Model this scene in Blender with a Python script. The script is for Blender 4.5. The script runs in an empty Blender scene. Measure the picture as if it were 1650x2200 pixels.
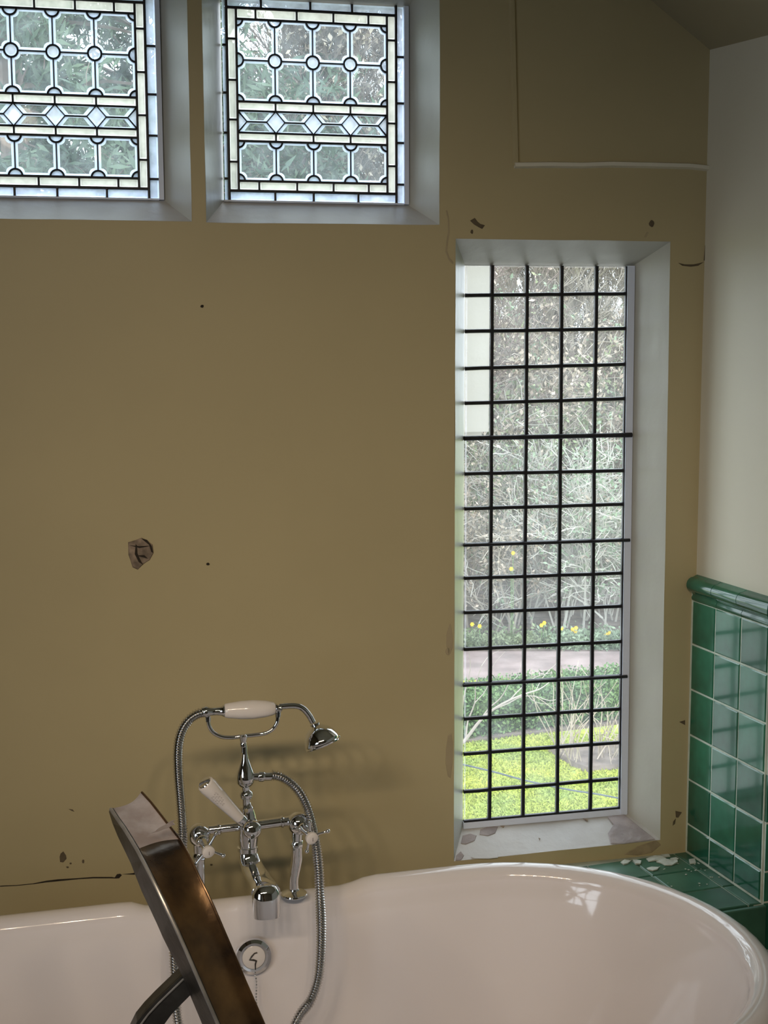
import bpy, bmesh, math, random
from mathutils import Vector, Matrix, noise
random.seed(7)
PI = math.pi
scn = bpy.context.scene
COL = scn.collection
# ------------------------------------------------------------------ camera
CZ = 1.6
_p, _y, _r = math.radians(7.3), math.radians(13.07), math.radians(-0.2265)
FPX = 2900.0
fwd = Vector((math.sin(_y)*math.cos(_p), math.cos(_y)*math.cos(_p), -math.sin(_p)))
rt0 = Vector((math.cos(_y), -math.sin(_y), 0)); up0 = rt0.cross(fwd)
RT = rt0*math.cos(_r) + up0*math.sin(_r); UP = up0*math.cos(_r) - rt0*math.sin(_r)
cam_d = bpy.data.cameras.new('camera'); cam = bpy.data.objects.new('camera', cam_d); COL.objects.link(cam)
m = Matrix((RT, UP, -fwd)).transposed().to_4x4(); m.translation = Vector((0, 0, CZ)); cam.matrix_world = m
cam_d.sensor_fit = 'VERTICAL'; cam_d.sensor_height = 36.0; cam_d.lens = 36.0*FPX/2200.0
cam_d.clip_start = 0.05; cam_d.clip_end = 300
scn.camera = cam
# ------------------------------------------------------------------ sky, exposure
w = bpy.data.worlds.new('overcast_sky'); scn.world = w; w.use_nodes = True
bg = w.node_tree.nodes['Background']
bg.inputs[0].default_value = (0.84, 0.92, 1.0, 1); bg.inputs[1].default_value = 4.4
scn.view_settings.view_transform = 'Standard'; scn.view_settings.look = 'None'
scn.view_settings.gamma = 1.0; scn.view_settings.use_curve_mapping = False
scn.view_settings.exposure = 0.0
try:
    scn.cycles.max_bounces = 10; scn.cycles.diffuse_bounces = 5; scn.cycles.glossy_bounces = 5
    scn.cycles.transparent_max_bounces = 16; scn.cycles.caustics_reflective = False; scn.cycles.caustics_refractive = False
    scn.cycles.sample_clamp_indirect = 4.0; scn.cycles.use_denoising = True
except Exception: pass
# warm ceiling spotlights behind the camera (their fitting is built further down)
LAMPS = [(-1.35+.3*k, -.36, 2.48, (.1, .9, .45, -.15, .6, 1.0, .3)[k], (2.65, 2.2, 2.65, 2.2, 2.65, 2.1, 2.5)[k], (.95, .5, 1.15, .5, .9, .45, 1.0)[k], (26, 32, 28, 27, 26, 32, 24)[k]) for k in range(7)]
for k, (x, y, z, tx, ty, tz, pw) in enumerate(LAMPS):
    ld = bpy.data.lights.new('spotlight_bulb', 'SPOT'); ld.energy = pw; ld.color = (1.0, 0.80, 0.58); ld.shadow_soft_size = 0.06
    ld.spot_size = math.radians(48); ld.spot_blend = 1.0
    lo = bpy.data.objects.new('spotlight_bulb', ld); COL.objects.link(lo); lo.location = (x, y, z)
    lo.rotation_euler = (Vector((tx, ty, tz)) - Vector((x, y, z))).to_track_quat('-Z', 'Y').to_euler()
def portal(loc, rot, sx, sy):
    ld = bpy.data.lights.new('sky_portal', 'AREA'); ld.shape = 'RECTANGLE'; ld.size = sx; ld.size_y = sy
    ld.energy = 1; lo = bpy.data.objects.new('sky_portal', ld); COL.objects.link(lo); lo.location = loc; lo.rotation_euler = rot
    ld.cycles.is_portal = True
D = 2.65            # inner face of the window wall
G = D + 0.09        # plane of the leaded glass
portal((0.9975, G+0.05, 1.15), (-PI/2, 0, 0), 0.40, 1.25)
portal((0.49, G+0.05, 2.07), (-PI/2, 0, 0), 0.42, 0.42)
portal((-0.01, G+0.05, 2.07), (-PI/2, 0, 0), 0.42, 0.42)
portal((-1.72, -0.2, 1.25), (0, -PI/2, 0), 1.1, 1.6)  # sky portal of the added side window

# ------------------------------------------------------------------ helpers
def ray(px, py): return fwd + RT*((px-825)/FPX) - UP*((py-1100)/FPX)
O = Vector((0, 0, CZ))
def onY(px, py, Y): d = ray(px, py); return O + d*(Y/d.y)
def onZ(px, py, Z): d = ray(px, py); return O + d*((Z-CZ)/d.z)
def onP(px, py, P0, n): d = ray(px, py); return O + d*((P0-O).dot(n)/d.dot(n))
def lin(c): return tuple(((v/255)/12.92 if v/255 <= 0.04045 else (((v/255)+0.055)/1.055)**2.4) for v in c)

def mat(name, col, rough=0.6, metal=0.0, bump=0.0, bscale=30, mott=0.0, mscale=4, col2=None, spec=0.5, coat=0.0, rand=0.0, stretch=None, rrange=None, detail=5):
    mm = bpy.data.materials.new(name); mm.use_nodes = True
    nt = mm.node_tree; b = nt.nodes['Principled BSDF']
    b.inputs['Roughness'].default_value = rough; b.inputs['Metallic'].default_value = metal
    b.inputs['Specular IOR Level'].default_value = spec; b.inputs['Coat Weight'].default_value = coat; b.inputs['Coat Roughness'].default_value = 0.03
    c4 = (*col, 1); b.inputs['Base Color'].default_value = c4
    tc = nt.nodes.new('ShaderNodeTexCoord'); vec = tc.outputs['Object']
    if stretch:
        mp = nt.nodes.new('ShaderNodeMapping'); mp.inputs['Scale'].default_value = stretch
        nt.links.new(vec, mp.inputs[0]); vec = mp.outputs[0]
    out = None
    if mott > 0 or col2:
        n = nt.nodes.new('ShaderNodeTexNoise'); n.inputs['Scale'].default_value = mscale; n.inputs['Detail'].default_value = detail
        nt.links.new(vec, n.inputs['Vector'])
        r = nt.nodes.new('ShaderNodeValToRGB'); r.color_ramp.elements[0].position = 0.35; r.color_ramp.elements[1].position = 0.65
        c2 = col2 if col2 else tuple(v*(1-mott) for v in col)
        r.color_ramp.elements[0].color = (*c2, 1); r.color_ramp.elements[1].color = c4
        nt.links.new(n.outputs['Fac'], r.inputs[0]); out = r.outputs[0]
        if rrange:
            mr = nt.nodes.new('ShaderNodeMapRange'); mr.inputs['To Min'].default_value = rrange[0]; mr.inputs['To Max'].default_value = rrange[1]
            nt.links.new(n.outputs['Fac'], mr.inputs[0]); nt.links.new(mr.outputs[0], b.inputs['Roughness'])
    if rand > 0:
        oi = nt.nodes.new('ShaderNodeObjectInfo'); hs = nt.nodes.new('ShaderNodeHueSaturation')
        mr = nt.nodes.new('ShaderNodeMapRange'); mr.inputs['To Min'].default_value = 1-rand; mr.inputs['To Max'].default_value = 1+rand
        nt.links.new(oi.outputs['Random'], mr.inputs[0]); nt.links.new(mr.outputs[0], hs.inputs['Value'])
        if out: nt.links.new(out, hs.inputs['Color'])
        else: hs.inputs['Color'].default_value = c4
        out = hs.outputs[0]
    if out: nt.links.new(out, b.inputs['Base Color'])
    if bump > 0:
        n2 = nt.nodes.new('ShaderNodeTexNoise'); n2.inputs['Scale'].default_value = bscale; n2.inputs['Detail'].default_value = 6
        nt.links.new(vec, n2.inputs['Vector'])
        bp = nt.nodes.new('ShaderNodeBump'); bp.inputs['Strength'].default_value = bump; bp.inputs['Distance'].default_value = 0.004
        nt.links.new(n2.outputs['Fac'], bp.inputs['Height']); nt.links.new(bp.outputs[0], b.inputs['Normal'])
    return mm
def glass_mat(name, tint, haze_col, haze, bump=0.0, tex=0.0, tscale=60):
    mm = bpy.data.materials.new(name); mm.use_nodes = True; nt = mm.node_tree; nt.nodes.clear()
    o = nt.nodes.new('ShaderNodeOutputMaterial')
    tr = nt.nodes.new('ShaderNodeBsdfTransparent'); tr.inputs[0].default_value = (*tint, 1)
    tl = nt.nodes.new('ShaderNodeBsdfTranslucent'); tl.inputs[0].default_value = (*haze_col, 1)
    gl = nt.nodes.new('ShaderNodeBsdfGlossy'); gl.inputs['Roughness'].default_value = 0.03
    mx = nt.nodes.new('ShaderNodeMixShader'); mx.inputs[0].default_value = haze
    nt.links.new(tr.outputs[0], mx.inputs[1]); nt.links.new(tl.outputs[0], mx.inputs[2])
    if tex > 0:
        tc = nt.nodes.new('ShaderNodeTexCoord'); n = nt.nodes.new('ShaderNodeTexNoise'); n.inputs['Scale'].default_value = tscale; n.inputs['Detail'].default_value = 3
        nt.links.new(tc.outputs['Object'], n.inputs['Vector'])
        mr = nt.nodes.new('ShaderNodeMapRange'); mr.inputs['From Min'].default_value = 0.3; mr.inputs['From Max'].default_value = 0.7
        mr.inputs['To Min'].default_value = haze-tex; mr.inputs['To Max'].default_value = haze+tex
        nt.links.new(n.outputs['Fac'], mr.inputs[0]); nt.links.new(mr.outputs[0], mx.inputs[0])
    fr = nt.nodes.new('ShaderNodeFresnel'); fr.inputs[0].default_value = 1.35
    m2 = nt.nodes.new('ShaderNodeMixShader'); nt.links.new(fr.outputs[0], m2.inputs[0])
    nt.links.new(mx.outputs[0], m2.inputs[1]); nt.links.new(gl.outputs[0], m2.inputs[2]); nt.links.new(m2.outputs[0], o.inputs[0])
    return mm

M = {}
M['wall'] = mat('olive_cream_paint', (0.50, 0.43, 0.255), 0.42, bump=0.12, bscale=14, mott=0.10, mscale=1.6, spec=0.35)
M['wallr'] = mat('cream_paint_daylit', (0.76, 0.73, 0.61), 0.5, bump=0.10, bscale=12, mott=0.06, mscale=2)  # same cream as the window wall, whitened for daylight on the nib
M['panel'] = mat('dark_unseen_wall', (0.22, 0.17, 0.11), 0.5, mott=0.3, mscale=3, stretch=(6, 6, 1))  # unseen walls, darkened to keep bounce light off the upper wall
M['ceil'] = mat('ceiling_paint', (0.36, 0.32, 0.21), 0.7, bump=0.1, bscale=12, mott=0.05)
M['trim'] = mat('white_gloss_paint', (0.54, 0.545, 0.495), 0.38, bump=0.5, bscale=22, mott=0.10, mscale=9, stretch=(1, 1, 0.5))
M['sill'] = mat('worn_white_paint', (0.60, 0.60, 0.60), 0.45, bump=0.6, bscale=26, mott=0.16, mscale=7)
M['putty'] = mat('putty_window_glow', (0.72, 0.80, 0.98), 0.5, bump=0.4, bscale=60)  # blue tint stands in for window light bleeding over the fillet
M['bare'] = mat('bare_stone_patch', (0.42, 0.38, 0.39), 0.85, bump=0.8, bscale=60, mott=0.25, mscale=30)
M['patch'] = mat('brown_plaster_patch', (0.36, 0.28, 0.21), 0.9, bump=1.0, bscale=80, mott=0.55, mscale=55)
M['dark'] = mat('crack_dark', (0.03, 0.022, 0.014), 0.9, mott=0.3, mscale=40)
M['mark'] = mat('brown_mark', (0.13, 0.10, 0.06), 0.8, mott=0.3, mscale=80)
M['mark2'] = mat('brown_damp', (0.38, 0.31, 0.195), 0.85, mott=0.3, mscale=50)
M['stain'] = mat('pinkish_stain', (0.42, 0.35, 0.22), 0.7, mott=0.1, mscale=20)
M['lead'] = mat('lead_came', (0.020, 0.020, 0.026), 0.42, metal=0.2, bump=0.4, bscale=60, mott=0.2, mscale=30)
M['clear'] = glass_mat('clear_pane', (0.95, 0.98, 0.97), (0.86, 0.88, 0.88), 0.10, tex=0.03, tscale=25)
M['clearoct'] = glass_mat('old_clear_pane', (0.84, 0.93, 0.92), (0.76, 0.86, 0.90), 0.12, tex=0.05, tscale=40)
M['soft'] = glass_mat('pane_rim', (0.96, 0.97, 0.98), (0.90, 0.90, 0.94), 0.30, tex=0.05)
M['bevelhalo'] = glass_mat('bevel_halo_glass', (0.74, 0.87, 1.0), (0.70, 0.82, 1.0), 0.70, tex=0.08, tscale=60)  # milky blue rim colour imitates the bluish glow round the panes
M['cream'] = glass_mat('cream_textured_glass', (0.80, 0.82, 0.74), (0.68, 0.69, 0.61), 0.74, tex=0.12, tscale=50)
M['creamedge'] = glass_mat('cream_glass_edge', (0.9, 0.9, 0.85), (0.88, 0.88, 0.82), 0.85, tex=0.06)
M['blue'] = glass_mat('pale_blue_glass', (0.72, 0.84, 1.0), (0.66, 0.76, 0.90), 0.62, tex=0.15, tscale=40)
M['grey'] = glass_mat('grey_glass', (0.70, 0.76, 0.82), (0.62, 0.68, 0.76), 0.7, tex=0.1, tscale=60)
M['enamel'] = mat('daylight_tinted_enamel', (0.85, 0.815, 0.84), 0.10, coat=0.6, spec=0.6, bump=0.015, bscale=3)  # slight lilac in the base colour stands in for cool daylight
M['chrome'] = mat('chrome', (0.82, 0.83, 0.85), 0.045, metal=1.0)
M['hose'] = mat('hose_chrome', (0.66, 0.66, 0.66), 0.16, metal=1.0)
M['ceramic'] = mat('white_ceramic', (0.80, 0.76, 0.74), 0.12, coat=0.5, mott=0.03, mscale=20)
M['print'] = mat('faded_print', (0.28, 0.24, 0.25), 0.5)
M['tile'] = mat('green_glazed_tile', (0.03, 0.20, 0.12), 0.13, coat=0.25, rand=0.30, mott=0.45, mscale=9, bump=0.05, bscale=9)
M['tiledark'] = mat('ledge_green_tile', (0.05, 0.15, 0.10), 0.35, coat=0.0, rand=0.22, mott=0.3, mscale=14, bump=0.08, bscale=12)
M['grout'] = mat('pale_grout', (0.66, 0.74, 0.66), 0.85, bump=0.4, bscale=90, mott=0.15, mscale=40)
M['ledgecore'] = mat('dull_ledge_joint', (0.50, 0.56, 0.50), 0.9, mott=0.2, mscale=40)
M['flake'] = mat('paint_flake', (0.62, 0.66, 0.60), 0.6, bump=0.4, bscale=90, mott=0.2, mscale=60)
M['floor'] = mat('dark_floor', (0.045, 0.042, 0.038), 0.5, mott=0.3, mscale=3)
M['bronze'] = mat('brown_patina', (0.34, 0.20, 0.09), 0.34, metal=0.85, col2=(0.085, 0.06, 0.045), mscale=14, bump=0.35, bscale=30, rrange=(0.18, 0.42), detail=8)
M['sheen'] = mat('window_sheen_metal', (0.55, 0.50, 0.51), 0.5, metal=0.3, col2=(0.36, 0.29, 0.27), mscale=28, bump=0.5, bscale=50)  # window reflection on the upturned strap end, put into the colour
M['steel'] = mat('dark_steel', (0.105, 0.10, 0.095), 0.36, metal=0.75, col2=(0.05, 0.042, 0.035), mscale=20, bump=0.25, bscale=40)
M['edge'] = mat('bright_edge', (0.5, 0.48, 0.46), 0.35, metal=0.6, mott=0.3, mscale=40)
# garden
M['lawn'] = mat('mossy_lawn', (0.42, 0.45, 0.07), 0.95, col2=(0.29, 0.37, 0.09), mscale=3.0, bump=1.0, bscale=40, spec=0.1)
M['grass'] = mat('grass_blade', (0.46, 0.48, 0.08), 0.9, spec=0.1, col2=(0.31, 0.39, 0.10), mscale=1.6)
M['soil'] = mat('garden_soil', (0.21, 0.165, 0.14), 0.95, mott=0.5, mscale=5, bump=1, bscale=30)
M['path'] = mat('pinkish_path', (0.37, 0.28, 0.265), 0.95, mott=0.35, mscale=2.5, bump=1, bscale=30)
M['hedge'] = mat('hedge_leaf', (0.16, 0.26, 0.08), 0.7, col2=(0.09, 0.17, 0.07), mscale=5)
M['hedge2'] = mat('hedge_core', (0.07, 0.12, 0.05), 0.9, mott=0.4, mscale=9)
M['leafa'] = mat('green_leaf', (0.31, 0.36, 0.18), 0.7, col2=(0.20, 0.25, 0.14), mscale=1.6)
M['leafb'] = mat('blue_green_leaf', (0.29, 0.37, 0.24), 0.6, col2=(0.19, 0.26, 0.17), mscale=2)
M['leafc'] = mat('tan_dry_leaf', (0.56, 0.45, 0.37), 0.8, col2=(0.28, 0.24, 0.18), mscale=1.5)
M['bank'] = mat('undergrowth', (0.38, 0.33, 0.27), 0.95, col2=(0.24, 0.24, 0.17), mscale=1.5, bump=1, bscale=8)
M['twig'] = mat('grey_twig', (0.48, 0.43, 0.37), 0.9, col2=(0.28, 0.24, 0.20), mscale=1.0)  # twig colours lightened in place of garden haze
M['twigb'] = mat('pale_branch', (0.62, 0.59, 0.53), 0.85, mott=0.3, mscale=2)
M['bark'] = mat('brown_bark', (0.27, 0.20, 0.18), 0.95, col2=(0.15, 0.115, 0.10), mscale=2.0)
M['needle'] = mat('fir_needles', (0.12, 0.16, 0.10), 0.75, col2=(0.05, 0.08, 0.06), mscale=1.3)
M['daff'] = mat('yellow_petal', (0.85, 0.62, 0.04), 0.6)
M['stem'] = mat('green_stem', (0.16, 0.34, 0.10), 0.7)
M['render'] = mat('pale_render', (0.50, 0.475, 0.425), 0.9, mott=0.12, mscale=1.5, bump=0.4, bscale=30)
M['terrace'] = mat('terrace_stone', (0.42, 0.40, 0.37), 0.9, mott=0.2, mscale=2)
M['cable'] = mat('grey_cable', (0.06, 0.08, 0.09), 0.6)
M['timber'] = mat('dark_timber', (0.10, 0.075, 0.05), 0.8, mott=0.3)
M['bulb'] = mat('lamp_metal', (0.6, 0.6, 0.6), 0.3, metal=1.0)

class MB:
    def __init__(s): s.v = []; s.f = []; s.mi = []
    def add(s, vs, fs, mi=0):
        b = len(s.v); s.v += [tuple(v) for v in vs]
        for f in fs: s.f.append(tuple(b+i for i in f)); s.mi.append(mi)
    def quad(s, a, b, c, d, mi=0): s.add([a, b, c, d], [(0, 1, 2, 3)], mi)
    def hexa(s, p, mi=0):   # 8 pts: bottom ring 0-3, top ring 4-7
        s.add(p, [(3, 2, 1, 0), (4, 5, 6, 7), (0, 1, 5, 4), (1, 2, 6, 5), (2, 3, 7, 6), (3, 0, 4, 7)], mi)
    def box(s, x0, x1, y0, y1, z0, z1, mi=0):
        s.hexa([(x0, y0, z0), (x1, y0, z0), (x1, y1, z0), (x0, y1, z0), (x0, y0, z1), (x1, y0, z1), (x1, y1, z1), (x0, y1, z1)], mi)
    def tube(s, pts, rad, seg=12, mi=0, cap=True, up=None):
        pts = [Vector(p) for p in pts]; n = len(pts)
        if not hasattr(rad, '__len__'): rad = [rad]*n
        t = (pts[1]-pts[0]).normalized()
        a = up or (Vector((0, 0, 1)) if abs(t.z) < 0.9 else Vector((1, 0, 0)))
        u = t.cross(a).normalized()
        rings = []
        for i in range(n):
            if i == 0: t = pts[1]-pts[0]
            elif i == n-1: t = pts[-1]-pts[-2]
            else: t = (pts[i+1]-pts[i-1])
            t.normalize(); u = (u - t*u.dot(t)).normalized(); v = t.cross(u)
            rings.append([pts[i] + (u*math.cos(2*PI*k/seg) + v*math.sin(2*PI*k/seg))*rad[i] for k in range(seg)])
        vs = [q for r in rings for q in r]; fs = []
        for i in range(n-1):
            for k in range(seg):
                k2 = (k+1) % seg; fs.append((i*seg+k, i*seg+k2, (i+1)*seg+k2, (i+1)*seg+k))
        if cap: fs.append(tuple(range(seg-1, -1, -1))); fs.append(tuple((n-1)*seg+k for k in range(seg)))
        s.add(vs, fs, mi)
    def lathe(s, prof, o, ax, seg=28, mi=0):  # prof: (h, r)
        o = Vector(o); ax = Vector(ax).normalized()
        u = ax.orthogonal().normalized(); v = ax.cross(u)
        vs = [o + ax*h + (u*math.cos(2*PI*k/seg)+v*math.sin(2*PI*k/seg))*max(r, 1e-5) for h, r in prof for k in range(seg)]
        fs = []
        for i in range(len(prof)-1):
            for k in range(seg):
                k2 = (k+1) % seg; fs.append((i*seg+k, i*seg+k2, (i+1)*seg+k2, (i+1)*seg+k))
        fs.append(tuple(range(seg-1, -1, -1))); n = len(prof); fs.append(tuple((n-1)*seg+k for k in range(seg)))
        s.add(vs, fs, mi)
    def ball(s, c, r, seg=20, ax=(0, 0, 1), sq=1.0, mi=0):
        s.lathe([(-r*sq*math.cos(PI*i/10), r*math.sin(PI*i/10)) for i in range(11)], c, ax, seg, mi)
    def build(s, name, mats, parent=None, smooth=False, fix=True):
        me = bpy.data.meshes.new(name); me.from_pydata(s.v, [], s.f)
        if not isinstance(mats, (list, tuple)): mats = [mats]
        for x in mats: me.materials.append(x)
        if len(mats) > 1: me.polygons.foreach_set('material_index', s.mi)
        if fix:
            bm = bmesh.new(); bm.from_mesh(me); bmesh.ops.recalc_face_normals(bm, faces=bm.faces); bm.to_mesh(me); bm.free()
        if smooth:
            me.polygons.foreach_set('use_smooth', [True]*len(me.polygons))
            me.set_sharp_from_angle(angle=math.radians(smooth if smooth is not True else 40))
        me.update()
        return link(name, me, parent)
def link(name, me, parent=None):
    o = bpy.data.objects.new(name, me); COL.objects.link(o)
    if parent is not None: o.parent = parent; o.matrix_parent_inverse = parent.matrix_basis.inverted()
    return o
def tag(o, label=None, cat=None, group=None, kind=None):
    if label: o['label'] = label
    if cat: o['category'] = cat
    if group: o['group'] = group
    if kind: o['kind'] = kind
    return o
def empty(name, loc, **k):
    o = bpy.data.objects.new(name, None); COL.objects.link(o); o.location = loc; o.empty_display_size = 0.05
    return tag(o, **k)
def spline(P, n=8):
    P = [Vector(p) for p in P]; Q = [P[0]*2-P[1]] + P + [P[-1]*2-P[-2]]; out = []
    for i in range(1, len(Q)-2):
        a, b, c, d = Q[i-1:i+3]
        for k in range(n):
            t = k/n; out.append(0.5*((2*b)+(c-a)*t+(2*a-5*b+4*c-d)*t*t+(3*b-a-3*c+d)*t**3))
    out.append(P[-1]); return out
def blob(cx, cy, pts=12, rx=10, ry=10, jit=0.25, seed=0):
    r = random.Random(seed); return [(cx+rx*math.cos(2*PI*k/pts)*(1+r.uniform(-jit, jit)), cy+ry*math.sin(2*PI*k/pts)*(1+r.uniform(-jit, jit))) for k in range(pts)]
def plate(name, mt, parent, P3, n, th, label=None):
    """thin chip or scar standing th proud of the surface it lies on"""
    mb = MB(); n = Vector(n).normalized(); k = len(P3); P3 = [Vector(p) for p in P3]
    c = sum(P3, Vector())/k
    top = [c + (p-c)*0.94 + n*th for p in P3]
    mb.add([*P3, *top], [tuple(range(k, 2*k))] + [(i, (i+1) % k, k+(i+1) % k, k+i) for i in range(k)])
    o = mb.build(name, mt, parent)
    if label: o['label'] = label
    return o

# ------------------------------------------------------------------ room shell
XC = 1.308
TZ = math.radians(5.35)
MD = Vector((math.sin(TZ), -math.cos(TZ), 0)); NN = Vector((math.cos(TZ), math.sin(TZ), 0))   # along nib, into nib
CORN = Vector((XC, D, 0)); NIB = CORN + MD*0.285
slope = lambda x: 2.186 - (x-1.313)*0.691
# openings (x0,x1,z0,z1) on the inner face and on the glass plane
_a = onY(443, 478, D); _b = onY(944, 483, D); _c = onY(412, 476, D)
_n0 = onY(975, 1850, D); _n1 = onY(1440, 519, D); _n2 = onY(1418, 1804, D)
OUT = {2: [(_a.x, _a.z), (_b.x, _b.z), (_b.x, 2.325), (_a.x, 2.325)],
       1: [(-0.275, _c.z), (_c.x, _c.z), (_c.x, 2.325), (-0.275, 2.325)],
       3: [(_n0.x, _n0.z), (_n2.x, _n2.z), (_n1.x, _n1.z), (_n0.x, _n1.z)]}
print('OUT', OUT)
INN = {2: [(0.3125, 1.874), (0.6885, 1.874), (0.6885, 2.262), (0.3125, 2.262)],
       1: [(-0.205, 1.874), (0.1930, 1.874), (0.1930, 2.262), (-0.205, 2.262)],
       3: [(0.812, 0.537), (1.194, 0.537), (1.187, 1.753), (0.812, 1.753)]}
def holed(name, yy, outer, holes, mt, parent=None, flip=False):
    bm = bmesh.new(); es = []
    for loop in [outer]+holes:
        vs = [bm.verts.new((x, yy, z)) for x, z in loop]
        for i in range(len(vs)): es.append(bm.edges.new((vs[i], vs[(i+1) % len(vs)])))
    bmesh.ops.triangle_fill(bm, use_beauty=True, use_dissolve=False, edges=es)
    bmesh.ops.recalc_face_normals(bm, faces=bm.faces)
    if bm.faces and sum(f.normal.y for f in bm.faces) > 0: bmesh.ops.reverse_faces(bm, faces=bm.faces)
    me = bpy.data.meshes.new(name); bm.to_mesh(me); bm.free(); me.materials.append(mt)
    return link(name, me, parent)
outer = [(-1.72, 0), (XC, 0), (XC, slope(XC)), (0.13, 3.0), (-1.72, 3.0)]
wb = holed('wall_back', D, outer, [OUT[1], OUT[2], OUT[3]], M['wall']); tag(wb, kind='structure', label='olive cream painted wall with the leaded windows')
wo = holed('outer_leaf', G+0.035, [(-2.0, -3.1), (3.2, -3.1), (3.2, 3.6), (-2.0, 3.6)], [INN[1], INN[2], INN[3]], M['render'], wb)
mb = MB()
mb.quad((-2.0, D, -0.05), (-2.0, G+0.035, -0.05), (3.2, G+0.035, -0.05), (3.2, D, -0.05))
mb.build('wall_base', M['render'], wb)
# plaster return of the chimney nib, right wall, left wall with an added unseen window, wall behind the camera
mb = MB(); z0 = 1.02
def sl(p, z=None): return Vector((p.x, p.y, slope(p.x) if z is None else z))
mb.quad(sl(CORN, 0), sl(CORN), sl(NIB), sl(NIB, 0))
RX = 2.15; NE = NIB + NN*0.75
mb.quad(sl(NIB, 0), sl(NIB), sl(NE), sl(NE, 0))
NE2 = Vector((NE.x, -1.6, 0)); mb.quad(sl(NE, 0), sl(NE), sl(NE2), sl(NE2, 0))
wr = mb.build('wall_right', M['wallr']); tag(wr, kind='structure', label='pale plastered side wall above the green tiles')
mb = MB()
# left wall with an added daylight opening z .95-2.05, y .6-1.4
yy0, yy1, zz0, zz1 = -1.0, 0.6, 0.7, 1.8; X = -1.72
for (a, b, c, d) in ((-1.6, yy0, 0, 3.0), (yy1, D, 0, 3.0), (yy0, yy1, 0, zz0), (yy0, yy1, zz1, 3.0)):
    mb.quad((X, a, c), (X, b, c), (X, b, d), (X, a, d))
for (p, q) in (((yy0, zz0), (yy1, zz0)), ((yy1, zz0), (yy1, zz1)), ((yy1, zz1), (yy0, zz1)), ((yy0, zz1), (yy0, zz0))):
    mb.quad((X, *p), (X, *q), (X-0.12, *q), (X-0.12, *p))
wl = mb.build('wall_left', M['panel']); tag(wl, kind='structure')
mb = MB(); mb.add([(-1.72, -1.6, 0), (NE.x, -1.6, 0), (NE.x, -1.6, slope(NE.x)), (0.13, -1.6, 3.0), (-1.72, -1.6, 3.0)], [(0, 1, 2, 3, 4)])
tag(mb.build('wall_front', M['panel']), kind='structure')
mb = MB(); mb.quad((-1.72, -1.6, 0), (NE.x, -1.6, 0), (NE.x, D, 0), (-1.72, D, 0)); tag(mb.build('floor', M['floor']), kind='structure')
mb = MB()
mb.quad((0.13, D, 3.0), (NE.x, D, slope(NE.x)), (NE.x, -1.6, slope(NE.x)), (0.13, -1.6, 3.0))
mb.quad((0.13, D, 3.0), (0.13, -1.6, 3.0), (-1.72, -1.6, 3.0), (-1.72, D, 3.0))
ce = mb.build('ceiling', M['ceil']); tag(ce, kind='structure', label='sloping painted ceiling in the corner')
# frame bars of the unseen side window, added to let in daylight
w4 = empty('window_4', (X-0.06, yy0, zz0), kind='structure')
for k in range(4):
    mb = MB(); yk = yy0 + (yy1-yy0)*k/3; mb.box(X-0.09, X-0.05, max(yy0, yk-0.02), min(yy1, yk+0.02), zz0, zz1); mb.build('mullion', M['trim'], w4)
mb = MB(); mb.box(X-0.085, X-0.055, yy0, yy1, 1.30, 1.33); mb.build('transom', M['trim'], w4)

# raised strips of the boxed-in panel, upper right
def strip_on_wall(name, pxs, halfw, th, mt):
    P = [onY(*q, D) for q in pxs]; mb = MB()
    for i in range(len(P)-1):
        a, b = P[i], P[i+1]; t = (b-a).normalized(); s = Vector((t.z, 0, -t.x))*halfw
        y = Vector((0, th, 0)); z = s*0.55
        mb.hexa([a-s, b-s, b+s, a+s, a-z-y, b-z-y, b+z-y, a+z-y])
    return mb.build(name, mt)
tag(strip_on_wall('trim_1', [(1098, -60), (1102, 100), (1105, 230), (1108, 356)], 0.0065, 0.006, M['wall']), kind='structure', label='upright raised strip on the dark upper wall')
tag(strip_on_wall('trim_2', [(1104, 355), (1180, 354), (1250, 355), (1310, 353), (1400, 355), (1480, 357), (1526, 362)], 0.0065, 0.011, M['wallr']), kind='structure', label='level raised strip across the dark upper wall')

# ------------------------------------------------------------------ windows
def window_reveal(k, W):
    o, i = OUT[k], INN[k]; mb = MB(); names = ('sill', 'reveal', 'head', 'reveal')
    for e in range(4):
        a, b = o[e], o[(e+1) % 4]; c, d = i[(e+1) % 4], i[e]
        mb = MB(); nu, nv = 10, 4; A, B, C_, D_ = [Vector((p[0], yy, p[1])) for p, yy in ((a, D-0.001), (b, D-0.001), (c, G+0.004), (d, G+0.004))]
        vs = []
        for v in range(nv+1):
            for u in range(nu+1):
                s, t = u/nu, v/nv; q = (A*(1-s)+B*s)*(1-t)+(D_*(1-s)+C_*s)*t
                if 0 < u < nu and v < nv: q += Vector((noise.noise(q*9), 0, noise.noise(q*9+Vector((5, 0, 0)))))*0.0016
                vs.append(q)
        mb.add(vs, [(v*(nu+1)+u, v*(nu+1)+u+1, (v+1)*(nu+1)+u+1, (v+1)*(nu+1)+u) for v in range(nv) for u in range(nu)])
        mb.build(names[e], M['sill'] if e == 0 else M['trim'], W, smooth=True)
        # painted edge bead on the wall face
    # fillet round the glass
    return
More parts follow.
